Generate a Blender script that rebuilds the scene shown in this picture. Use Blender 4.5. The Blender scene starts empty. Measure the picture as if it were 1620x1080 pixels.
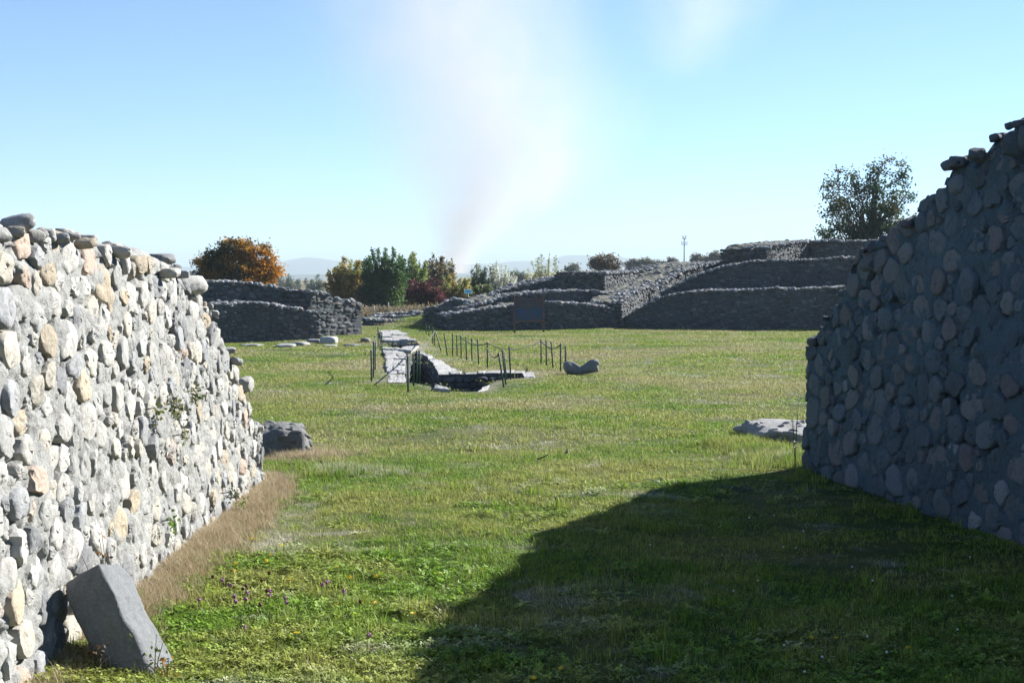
import bpy, math, random
import numpy as np
from mathutils import Vector, Matrix, geometry

rng = np.random.default_rng(7)
random.seed(7)
S = bpy.context.scene
COL = S.collection

# ------------------------------------------------------------------ camera
F, CXP, HZ, H = 2250.0, 810.0, 440.0, 2.0
cam_d = bpy.data.cameras.new('camera')
cam = bpy.data.objects.new('camera', cam_d)
COL.objects.link(cam)
cam_d.sensor_width = 36.0
cam_d.lens = 36.0 * F / 1620.0
cam_d.clip_start = 0.1
cam_d.clip_end = 30000
cam.location = (0, 0, H)
cam.rotation_euler = (math.radians(90) - math.atan((540 - HZ) / F), 0, 0)
cam_d.dof.use_dof = False
S.camera = cam

# ------------------------------------------------------------------ light
SUN_AZ = math.radians(51.5)      # clockwise from +Y
SUN_EL = math.radians(29.5)
world = bpy.data.worlds.new('World')
S.world = world
world.use_nodes = True
wn = world.node_tree.nodes
wl = world.node_tree.links
sky = wn.new('ShaderNodeTexSky')
sky.sky_type = 'NISHITA'
sky.sun_disc = False
sky.sun_elevation = SUN_EL
sky.sun_rotation = SUN_AZ
sky.altitude = 8500
sky.air_density = 2.0
sky.dust_density = 0.3
sky.ozone_density = 3.8
bg = wn['Background']
bg.inputs['Strength'].default_value = 0.062
wl.new(sky.outputs[0], bg.inputs['Color'])
sun_d = bpy.data.lights.new('sun', 'SUN')
sun_d.energy = 5.0
sun_d.angle = math.radians(0.5)
sun_d.color = (1.0, 0.975, 0.94)
sun = bpy.data.objects.new('sun', sun_d)
COL.objects.link(sun)
sdir = Vector((math.sin(SUN_AZ) * math.cos(SUN_EL), math.cos(SUN_AZ) * math.cos(SUN_EL), math.sin(SUN_EL)))
sun.rotation_euler = sdir.to_track_quat('Z', 'Y').to_euler()
S.view_settings.view_transform = 'Standard'
S.view_settings.look = 'None'
S.view_settings.exposure = 1.65
S.view_settings.gamma = 1.0
S.cycles.volume_step_rate = 2.0
S.cycles.volume_max_steps = 128
S.cycles.max_bounces = 6
S.cycles.diffuse_bounces = 1
S.cycles.transparent_max_bounces = 8
S.cycles.volume_bounces = 2
S.cycles.sample_clamp_indirect = 4.0

# ------------------------------------------------------------------ helpers
def G(px, py):
    y = H * F / (py - HZ)
    return np.array([(px - CXP) / F * y, y])

def WZ(py, y):
    return H - (py - HZ) / F * y

def WX(px, y):
    return (px - CXP) / F * y

def _hash(ix, iy, iz, seed):
    h = (ix.astype(np.int64) * 374761393 + iy.astype(np.int64) * 668265263 + iz.astype(np.int64) * 1274126177 + seed * 974711) & 0xffffffff
    h = ((h ^ (h >> 13)) * 1103515245) & 0xffffffff
    h = ((h ^ (h >> 16)) * 2246822519) & 0xffffffff
    return ((h ^ (h >> 15)) & 0xffffff) / float(0xffffff)

def vnoise(x, y, z=0.0, seed=0):
    x = np.asarray(x, float); y = np.asarray(y, float) + 0 * x; z = np.asarray(z, float) + 0 * x
    ix, iy, iz = np.floor(x), np.floor(y), np.floor(z)
    fx, fy, fz = x - ix, y - iy, z - iz
    fx, fy, fz = [f * f * (3 - 2 * f) for f in (fx, fy, fz)]
    r = 0
    for a in (0, 1):
        for b in (0, 1):
            for c in (0, 1):
                w = (fx if a else 1 - fx) * (fy if b else 1 - fy) * (fz if c else 1 - fz)
                r = r + w * _hash(ix + a, iy + b, iz + c, seed)
    return r * 2 - 1

def fbm(x, y, z=0.0, seed=0, octv=4):
    r, a, f = 0, 0.5, 1.0
    for o in range(octv):
        r = r + a * vnoise(np.asarray(x) * f, np.asarray(y) * f, np.asarray(z) * f, seed + o * 17)
        a *= 0.5; f *= 2.03
    return r

def link(o, parent=None, label=None, cat=None, group=None, kind=None):
    COL.objects.link(o)
    if parent is not None:
        o.parent = parent
    if label: o['label'] = label
    if cat: o['category'] = cat
    if group: o['group'] = group
    if kind: o['kind'] = kind
    return o

def empty(name, loc, label, cat, group=None, rotz=0.0, kind='thing'):
    o = bpy.data.objects.new(name, None)
    o.location = loc
    o.rotation_euler = (0, 0, rotz)
    o.empty_display_size = 0.1
    return link(o, None, label, cat, group, kind)

def make_mesh(name, V, Fc, mat=None, cols=None, smooth=True):
    """V n*3; Fc list/array of faces (uniform array or list of lists)"""
    me = bpy.data.meshes.new(name)
    V = np.asarray(V, np.float32)
    me.vertices.add(len(V))
    me.vertices.foreach_set('co', V.ravel())
    if isinstance(Fc, np.ndarray):
        m, k = Fc.shape
        me.loops.add(m * k)
        me.loops.foreach_set('vertex_index', Fc.astype(np.int32).ravel())
        me.polygons.add(m)
        me.polygons.foreach_set('loop_start', np.arange(0, m * k, k, dtype=np.int32))
        me.polygons.foreach_set('loop_total', np.full(m, k, np.int32))
    else:
        tot = np.array([len(f) for f in Fc], np.int32)
        idx = np.array([i for f in Fc for i in f], np.int32)
        me.loops.add(len(idx)); me.loops.foreach_set('vertex_index', idx)
        me.polygons.add(len(tot))
        me.polygons.foreach_set('loop_start', np.concatenate([[0], np.cumsum(tot)[:-1]]).astype(np.int32))
        me.polygons.foreach_set('loop_total', tot)
    me.update(calc_edges=True)
    me.validate()
    me.polygons.foreach_set('use_smooth', np.full(len(me.polygons), bool(smooth)))
    if smooth == 'angle': me.set_sharp_from_angle(angle=math.radians(44))
    if cols is not None:
        at = me.color_attributes.new('col', 'FLOAT_COLOR', 'POINT')
        c = np.ones((len(V), 4), np.float32); c[:, :cols.shape[1]] = cols
        at.data.foreach_set('color', c.ravel())
    if mat is not None:
        me.materials.append(mat)
    return me

def mobj(name, V, Fc, mat=None, cols=None, smooth=True, parent=None, **kw):
    o = bpy.data.objects.new(name, make_mesh(name, V, Fc, mat, cols, smooth))
    return link(o, parent, **kw)

class Soup:
    def __init__(self):
        self.V, self.F, self.C, self.n = [], [], [], 0
    def add(self, V, Fc, col=None):
        V = np.asarray(V, float); Fc = np.asarray(Fc)
        self.V.append(V); self.F.append(Fc + self.n)
        if col is None: col = (1, 1, 1)
        col = np.asarray(col, float)
        if col.ndim == 1: col = np.tile(col, (len(V), 1))
        self.C.append(col); self.n += len(V)
    def build(self, name, mat, parent=None, smooth=True, **kw):
        ks = {f.shape[1] for f in self.F}
        if len(ks) == 1:
            Fc = np.concatenate(self.F)
        else:
            Fc = [list(r) for f in self.F for r in f]
        return mobj(name, np.concatenate(self.V), Fc, mat, np.concatenate(self.C), smooth, parent, **kw)

def tube(P, R, n=6, cap=True):
    P = np.asarray(P, float); R = np.broadcast_to(np.asarray(R, float), (len(P),))
    T = np.gradient(P, axis=0); T /= np.linalg.norm(T, axis=1)[:, None] + 1e-9
    up = np.array([0.31, 0.95, 0.05]) if abs(T[0][2]) > .5 else np.array([0, 0, 1.0])
    V = []
    a = np.linspace(0, 2 * np.pi, n, endpoint=False)
    for p, t, r in zip(P, T, R):
        u = np.cross(t, up); u /= np.linalg.norm(u) + 1e-9
        v = np.cross(t, u)
        V.append(p + r * (np.cos(a)[:, None] * u + np.sin(a)[:, None] * v))
    V = np.concatenate(V)
    Fc = []
    for i in range(len(P) - 1):
        for k in range(n):
            b, c = i * n + k, i * n + (k + 1) % n
            Fc.append((b, c, c + n)); Fc.append((b, c + n, b + n))
    if cap:
        o = (len(P) - 1) * n
        V = np.vstack([V, P[0], P[-1]])
        for k in range(n):
            Fc.append((len(V) - 2, (k + 1) % n, k)); Fc.append((len(V) - 1, o + k, o + (k + 1) % n))
    return V, np.array(Fc)

def boxvf(lo, hi):
    (a, b, c), (d, e, f) = lo, hi
    V = np.array([(a, b, c), (d, b, c), (d, e, c), (a, e, c), (a, b, f), (d, b, f), (d, e, f), (a, e, f)], float)
    Fc = np.array([(0, 3, 2, 1), (4, 5, 6, 7), (0, 1, 5, 4), (1, 2, 6, 5), (2, 3, 7, 6), (3, 0, 4, 7)])
    return V, Fc

import bmesh
def ico(sub):
    bm = bmesh.new(); bmesh.ops.create_icosphere(bm, subdivisions=sub, radius=1)
    V = np.array([v.co[:] for v in bm.verts]); Fc = np.array([[v.index for v in f.verts] for f in bm.faces]); bm.free()
    return V, Fc
ICO = {s: ico(s) for s in (1, 2, 3, 4)}

def pebble(sub, seed, boxy=0.35, rough=0.18):
    V, Fc = ICO[sub]
    V = V.copy()
    q = np.max(np.abs(V), axis=1)[:, None]
    V = V / (q ** boxy)
    d = 1 + rough * fbm(V[:, 0] * 1.3 + seed * 7.1, V[:, 1] * 1.3, V[:, 2] * 1.3, seed, 3)
    return V * d[:, None], Fc
PEB1 = [pebble(1, s, .4, .5) for s in range(10)]
PEB2 = [pebble(2, s + 20, .45, .45) for s in range(12)]
PEB3 = [pebble(3, s + 50, .4, .4) for s in range(14)]

def inpoly(P, poly):
    x, y = P[:, 0], P[:, 1]
    r = np.zeros(len(P), bool)
    n = len(poly)
    for i in range(n):
        x1, y1 = poly[i]; x2, y2 = poly[(i + 1) % n]
        c = ((y1 > y) != (y2 > y)) & (x < (x2 - x1) * (y - y1) / (y2 - y1 + 1e-12) + x1)
        r ^= c
    return r

def polydist(P, poly, closed=True):
    d = np.full(len(P), 1e9)
    n = len(poly)
    for i in range(n if closed else n - 1):
        a = np.asarray(poly[i]); b = np.asarray(poly[(i + 1) % n]); ab = b - a
        t = np.clip(((P - a) @ ab) / (ab @ ab + 1e-12), 0, 1)
        d = np.minimum(d, np.linalg.norm(P - (a + t[:, None] * ab), axis=1))
    return d

# ------------------------------------------------------------------ materials
def mat_new(name):
    m = bpy.data.materials.new(name); m.use_nodes = True
    nt = m.node_tree
    for n in list(nt.nodes): nt.nodes.remove(n)
    out = nt.nodes.new('ShaderNodeOutputMaterial')
    return m, nt, out

class NT:
    def __init__(self, nt): self.nt = nt
    def n(self, t, **kw):
        nd = self.nt.nodes.new(t)
        for k, v in kw.items():
            if k.startswith('i_'):
                key = k[2:]
                key = int(key) if key.isdigit() else key.replace('_', ' ')
                s = nd.inputs[key]
                if isinstance(v, bpy.types.NodeSocket): self.nt.links.new(v, s)
                else: s.default_value = v
            else: setattr(nd, k, v)
        return nd
    def math(self, op, a, b=None, c=None, clamp=False):
        nd = self.nt.nodes.new('ShaderNodeMath'); nd.operation = op; nd.use_clamp = clamp
        for i, v in enumerate((a, b, c)):
            if v is None: continue
            if isinstance(v, bpy.types.NodeSocket): self.nt.links.new(v, nd.inputs[i])
            else: nd.inputs[i].default_value = v
        return nd.outputs[0]
    def mix(self, f, a, b, mode='MIX'):
        nd = self.nt.nodes.new('ShaderNodeMix'); nd.data_type = 'RGBA'; nd.blend_type = mode
        for i, v in ((0, f), (6, a), (7, b)):
            if isinstance(v, bpy.types.NodeSocket): self.nt.links.new(v, nd.inputs[i])
            else: nd.inputs[i].default_value = (v if i == 0 else (*v, 1) if len(v) == 3 else v)
        return nd.outputs[2]
    def noise(self, vec, scale, detail=4, rough=0.55, dist=0.0):
        nd = self.n('ShaderNodeTexNoise'); nd.inputs['Scale'].default_value = scale
        nd.inputs['Detail'].default_value = detail; nd.inputs['Roughness'].default_value = rough
        nd.inputs['Distortion'].default_value = dist
        if vec is not None: self.nt.links.new(vec, nd.inputs['Vector'])
        return nd.outputs['Fac']
    def ramp(self, f, lo, hi):
        nd = self.n('ShaderNodeMapRange', clamp=True)
        nd.inputs['From Min'].default_value = lo; nd.inputs['From Max'].default_value = hi
        self.nt.links.new(f, nd.inputs['Value'])
        return nd.outputs[0]

def stone_mat(name, lichen=(0.10, 0.10, 0.09), light=(0.62, 0.60, 0.55), rough=0.9, scale=1.0, bump=0.012, amt=0.45):
    m, nt, out = mat_new(name); N = NT(nt)
    pos = N.n('ShaderNodeNewGeometry').outputs['Position']
    att = N.n('ShaderNodeAttribute', attribute_name='col').outputs['Color']
    n1 = N.noise(pos, 9 * scale, 6, .65)
    n2 = N.noise(pos, 38 * scale, 5, .7)
    n3 = N.noise(pos, 3.1 * scale, 4, .6, .6)
    c = N.mix(N.math('MULTIPLY', N.ramp(n1, .52, .72), amt), att, lichen)
    c = N.mix(N.math('MULTIPLY', N.ramp(n2, .56, .70), amt * .7), c, light)
    c = N.mix(N.math('MULTIPLY', N.ramp(n3, .55, .75), amt * .6), c, (lichen[0] * 1.8, lichen[1] * 1.8, lichen[2] * 1.7))
    v = N.ramp(n2, .25, .75)
    hsv = N.n('ShaderNodeHueSaturation', i_Color=c); nt.links.new(N.math('ADD', N.math('MULTIPLY', v, .35), .82), hsv.inputs['Value'])
    bh = N.math('ADD', N.math('MULTIPLY', n1, .6), N.math('MULTIPLY', n2, .5))
    bmp = N.n('ShaderNodeBump', i_Strength=.9, i_Distance=bump / scale, i_Height=bh)
    b = N.n('ShaderNodeBsdfPrincipled', i_Roughness=rough)
    b.inputs['Specular IOR Level'].default_value = 0.2
    nt.links.new(hsv.outputs[0], b.inputs['Base Color']); nt.links.new(bmp.outputs[0], b.inputs['Normal'])
    nt.links.new(b.outputs[0], out.inputs[0])
    return m

M_stoneL = stone_mat('pale_cobble', lichen=(.13, .13, .12), light=(.42, .41, .38), bump=.02)
M_stoneR = stone_mat('shade_toned_cobble', lichen=(.035, .042, .042), light=(0.17, 0.162, 0.16), bump=.02)  # dark cool tones paint the right wall's shade into its stones
M_mortar = stone_mat('lime_mortar', lichen=(0.15, 0.15, 0.145), light=(0.32, 0.315, 0.29), bump=0.035)
M_mortarR = stone_mat('shade_blue_mortar', lichen=(0.03, 0.045, 0.055), light=(0.12, 0.155, 0.175), bump=0.04)  # blue-dark mortar, shade and sky tint put into the colour
M_rubble = stone_mat('field_stone', lichen=(.045, .05, .05), light=(.26, .26, .25), scale=.3, bump=.012)
M_slab = stone_mat('limestone_slab', lichen=(0.15, 0.15, 0.13), light=(0.38, 0.38, 0.36), scale=.5, bump=.01, amt=.3)
M_block = stone_mat('carved_limestone', lichen=(0.06, 0.065, 0.065), light=(0.26, 0.26, 0.25), scale=1.6, bump=.02, amt=.45)

# patch colour shared by soil and turf (world position -> green / dry / straw)
def turf_color(N, green, dry, straw, bare, pos):
    mp = N.n('ShaderNodeVectorMath', operation='MULTIPLY', i_0=pos, i_1=(.8, 1.0, 1.0)); pos = mp.outputs[0]
    a = N.noise(pos, .55, 5, .6, .5)
    b = N.noise(pos, 1.9, 4, .6)
    c = N.noise(pos, .21, 3, .55)
    sep = N.n('ShaderNodeSeparateXYZ', i_0=pos)
    f1 = N.ramp(N.math('ADD', N.math('MULTIPLY', a, .6), N.math('MULTIPLY', b, .4)), .45, .56)
    col = N.mix(f1, green, dry)
    f2 = N.math('MULTIPLY', N.ramp(c, .46, .58), N.ramp(sep.outputs[1], 13, 22))
    col = N.mix(N.math('MULTIPLY', f2, .75), col, straw)
    f3 = N.math('MULTIPLY', N.ramp(N.noise(pos, .9, 5, .65, 1.0), .56, .66), .75)
    col = N.mix(f3, col, bare)
    return col

def leaf_bsdf(N, nt, out, col, trans=.35, rough=.6):
    d = N.n('ShaderNodeBsdfPrincipled', i_Roughness=rough); nt.links.new(col, d.inputs['Base Color'])
    d.inputs['Specular IOR Level'].default_value = .25
    t = N.n('ShaderNodeBsdfTranslucent'); nt.links.new(col, t.inputs['Color'])
    mx = N.n('ShaderNodeMixShader', i_0=trans)
    nt.links.new(d.outputs[0], mx.inputs[1]); nt.links.new(t.outputs[0], mx.inputs[2])
    nt.links.new(mx.outputs[0], out.inputs[0])

def ground_mat():
    m, nt, out = mat_new('meadow_soil'); N = NT(nt)
    pos = N.n('ShaderNodeNewGeometry').outputs['Position']
    col = turf_color(N, (.042, .07, .014), (.095, .105, .033), (.15, .13, .068), (.20, .19, .15), pos)
    att = N.n('ShaderNodeAttribute', attribute_name='col').outputs['Color']
    sp = N.n('ShaderNodeSeparateColor', i_0=att)
    dn = N.noise(pos, 7, 5, .7)
    col = N.mix(N.math('MULTIPLY', sp.outputs[0], N.ramp(dn, .25, .55)), col, (.27, .24, .19))
    fine = N.noise(pos, 45, 4, .7)
    hs = N.n('ShaderNodeHueSaturation', i_Color=col)
    nt.links.new(N.math('ADD', N.math('MULTIPLY', fine, 1.1), .45), hs.inputs['Value'])
    far = N.mix(N.ramp(N.n('ShaderNodeSeparateXYZ', i_0=pos).outputs[1], 70, 130), hs.outputs[0], (.15, .125, .07))
    b = N.n('ShaderNodeBsdfPrincipled', i_Roughness=1.0); nt.links.new(far, b.inputs['Base Color'])
    b.inputs['Specular IOR Level'].default_value = .1
    h = N.math('ADD', N.noise(pos, 18, 5, .7), N.math('MULTIPLY', fine, .5))
    bm_ = N.n('ShaderNodeBump', i_Strength=1.0, i_Distance=.04, i_Height=h)
    nt.links.new(bm_.outputs[0], b.inputs['Normal']); nt.links.new(b.outputs[0], out.inputs[0])
    return m

def grass_mat(name, green, dry, straw, bare, trans=.35):
    m, nt, out = mat_new(name); N = NT(nt)
    pos = N.n('ShaderNodeNewGeometry').outputs['Position']
    col = turf_color(N, green, dry, straw, bare, pos)
    att = N.n('ShaderNodeAttribute', attribute_name='col').outputs['Color']
    sp = N.n('ShaderNodeSeparateColor', i_0=att)
    col = N.mix(N.math('MULTIPLY', N.ramp(sp.outputs[0], .72, .9), .8), col, (.27, .22, .11))
    col = N.mix(N.math('MULTIPLY', N.ramp(sp.outputs[2], .8, 1.), .6), col, (.13, .19, .02))
    hs = N.n('ShaderNodeHueSaturation', i_Color=col)
    nt.links.new(N.math('ADD', N.math('MULTIPLY', sp.outputs[1], 1.25), .45), hs.inputs['Value'])
    leaf_bsdf(N, nt, out, hs.outputs[0], trans)
    return m

def attr_mat(name, trans=.3, rough=.6):
    m, nt, out = mat_new(name); N = NT(nt)
    att = N.n('ShaderNodeAttribute', attribute_name='col').outputs['Color']
    if trans > 0: leaf_bsdf(N, nt, out, att, trans, rough)
    else:
        d = N.n('ShaderNodeBsdfPrincipled', i_Roughness=rough); nt.links.new(att, d.inputs['Base Color'])
        nt.links.new(d.outputs[0], out.inputs[0])
    return m

def plain_mat(name, col, rough=.7, nscale=20, namt=.4, metallic=0, bump=.002):
    m, nt, out = mat_new(name); N = NT(nt)
    pos = N.n('ShaderNodeNewGeometry').outputs['Position']
    n = N.noise(pos, nscale, 5, .65)
    c = N.mix(N.math('MULTIPLY', N.ramp(n, .4, .75), namt), col, tuple(x * .35 for x in col))
    b = N.n('ShaderNodeBsdfPrincipled', i_Roughness=rough, i_Metallic=metallic)
    nt.links.new(c, b.inputs['Base Color'])
    bp = N.n('ShaderNodeBump', i_Strength=.6, i_Distance=bump, i_Height=n); nt.links.new(bp.outputs[0], b.inputs['Normal'])
    nt.links.new(b.outputs[0], out.inputs[0])
    return m

M_ground = ground_mat()
M_grass = grass_mat('turf_blades', (.145, .25, .022), (.27, .30, .065), (.36, .32, .155), (.38, .37, .27))
M_dry = attr_mat('dry_blades', .25)
M_leaf = attr_mat('leaves', .5)
M_petal = attr_mat('petals', .3)
M_bark = plain_mat('bark', (.07, .06, .05), .95, 8, .5, 0, .01)
M_green = plain_mat('green_paint', (.010, .038, .026), .5, 30, .35)
M_rope = plain_mat('rope_fibre', (.07, .075, .05), .95, 60)
M_wood = plain_mat('varnished_wood', (.13, .065, .04), .6, 12)
M_far = plain_mat('far_wood', (.045, .06, .04), 1.0, .02)

# ------------------------------------------------------------------ layout of the ground
def PX(lst): return [G(*p) for p in lst]
TR1 = PX([(643, 605), (664, 607), (690, 613), (713, 619.5), (757, 619.5), (772, 611), (790, 603), (810, 599), (828, 598),
          (824, 591.5), (694, 594), (687, 582), (677, 569), (667, 561), (655, 560), (645, 566), (641, 585)])
TR2 = PX([(605, 549.5), (632, 551), (650, 549), (664, 547), (658, 540), (605, 540)])
TRS = [TR1, TR2]
TRD = PX([(591, 606), (588, 575), (596, 540), (600, 523), (650, 523), (668, 535), (690, 555), (760, 583), (850, 583), (890, 586), (868, 593),
          (832, 597), (820, 592), (694, 594), (660, 570), (640, 606), (615, 607)])

MOUND = (WX(703, 60.0), 61.0)
def gh(x, y):
    x = np.asarray(x, float); y = np.asarray(y, float)
    z = .05 * fbm(x * .35, y * .35, 0, 5, 3) + .035 * fbm(x * 1.7, y * 1.1, 0, 9, 3)
    z = z - .02
    z = z + .62 * np.exp(-(((x - MOUND[0]) / 1.7) ** 2 + ((y - MOUND[1]) / 3.2) ** 2))
    near = np.clip((13.5 - y) / 3, 0, 1)
    z = z + near * .07 * np.exp(-((x + 2.35) / .35) ** 2)
    z = z + .05 * np.exp(-(((x - 3.0) / .7) ** 2 + ((y - 17.0) / .9) ** 2))
    P = np.stack([x.ravel(), y.ravel()], 1)
    for t in TRS:
        d = polydist(P, t).reshape(x.shape)
        z = z * np.clip(d / .8, 0.0, 1)
    return z * np.clip((400 - np.hypot(x, y)) / 200, 0, 1)

def build_ground():
    pts = []
    y = 3.0
    while y < 110:
        dy = .011 * y + .04
        w = .46 * y + 2.5
        nx = int(2 * w / (dy * 1.3)) + 1
        xs = np.linspace(-w, w, min(nx, 110))
        pts.append(np.stack([xs + rng.uniform(-.2, .2, len(xs)) * dy, np.full(len(xs), y) + rng.uniform(-.2, .2, len(xs)) * dy], 1))
        y += dy * 1.3
    for (x0, x1, y0, y1) in [(-5, 2, 24, 46)]:
        q = np.stack(np.meshgrid(np.arange(x0, x1, .22), np.arange(y0, y1, .3)), -1).reshape(-1, 2)
        pts.append(q + rng.uniform(-.05, .05, q.shape))
    P = np.concatenate(pts)
    ring = []
    for r in (12, 25, 50, 100, 180, 300, 600, 1500, 4000, 9000):
        for a in np.linspace(0, 2 * np.pi, 48, endpoint=False):
            p = (r * math.cos(a + r), r * math.sin(a + r))
            if not (2.5 < p[1] < 112 and abs(p[0]) < .46 * p[1] + 3): ring.append(p)
    P = np.concatenate([P, np.array(ring)])
    keep = np.ones(len(P), bool)
    for t in TRS:
        keep &= ~(inpoly(P, t) | (polydist(P, t) < .1))
    P = P[keep]
    edges = []
    V = [tuple(p) for p in P]
    for t in TRS:
        # subdivide the rim
        rim = []
        for i in range(len(t)):
            a, b = t[i], t[(i + 1) % len(t)]
            k = max(1, int(np.linalg.norm(b - a) / .3))
            for j in range(k): rim.append(a + (b - a) * j / k)
        s = len(V)
        V += [tuple(p) for p in rim]
        edges += [(s + i, s + (i + 1) % len(rim)) for i in range(len(rim))]
    res = geometry.delaunay_2d_cdt([Vector(v) for v in V], edges, [], 0, 1e-5)
    v2 = np.array([v[:] for v in res[0]]); tri = np.array([f for f in res[2] if len(f) == 3])
    cen = v2[tri].mean(1)
    k = np.ones(len(tri), bool)
    for t in TRS: k &= ~inpoly(cen, t)
    tri = tri[k]
    z = gh(v2[:, 0], v2[:, 1])
    d = np.minimum(polydist(v2, TRD), 9)
    ins = inpoly(v2, TRD)
    dirt = np.where(ins, 1.0, np.clip(1 - d / .35, 0, 1) * .8)
    for t in TRS: dirt = np.maximum(dirt, np.clip(1.0 - polydist(v2, t) / .3, 0, 1))
    dirt *= np.clip(.55 + .9 * fbm(v2[:, 0] * .8, v2[:, 1] * .8, 0, 31, 3), 0, 1)
    fd = np.clip(1 - np.abs(v2[:, 0] + 2.2) / .8, 0, 1) * (v2[:, 1] < 14)
    dirt = np.maximum(dirt, fd * .8)
    bo = G(820, 519); dirt = np.maximum(dirt, np.exp(-((v2[:, 0] - bo[0]) / 2.6) ** 2 - ((v2[:, 1] - bo[1]) / .9) ** 2))
    cols = np.stack([dirt, dirt * 0, dirt * 0], 1)
    mobj('ground', np.column_stack([v2, z]), tri, M_ground, cols, kind='structure', label='meadow of short patchy grass between the ruined walls')
build_ground()

# far ridges (real hills, several kilometres off)
def ridge(name, y, pts, seed, rough):
    xs = np.linspace(-.62, .62, 260)
    prof = np.interp(xs * F + CXP, [p[0] for p in pts], [p[1] for p in pts])
    zt = np.maximum(WZ(prof, y) + rough * y * fbm(xs * 14, xs * 0, 0, seed, 5), 1)
    V, n = [], len(xs)
    for (dy, k) in ((-.10 * y, 0.0), (-.05 * y, .62), (0, 1), (.06 * y, .8), (.14 * y, 0)):
        V.append(np.column_stack([xs * y, np.full(n, y + dy) + 80 * fbm(xs * 30, xs * 0 + k, 0, seed + 3, 3), zt * k * (1 + .15 * fbm(xs * 40, xs * 0 + k * 9, 0, seed + 8, 3)) - (1 if k == 0 else 0)]))
    V = np.concatenate(V)
    Fc = np.array([(r * n + i, r * n + i + 1, (r + 1) * n + i + 1, (r + 1) * n + i) for r in range(4) for i in range(n - 1)])
    mobj(name, V, Fc, M_far, None, kind='structure', label='pale blue ridge of hills on the horizon')
ridge('hills', 5200, [(-400, 420), (200, 416), (300, 421), (420, 418), (480, 408), (520, 412), (620, 422), (800, 414), (900, 403), (960, 405), (1080, 416), (1250, 422), (1600, 420), (2400, 425)], 3, .0009)
ridge('near_hills', 2600, [(-400, 428), (230, 431), (320, 433), (440, 434), (600, 434), (850, 433), (1000, 437), (1600, 436), (2400, 436)], 13, .0006)

# ------------------------------------------------------------------ big gate walls
def rounded(p, a, b): return p

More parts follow.
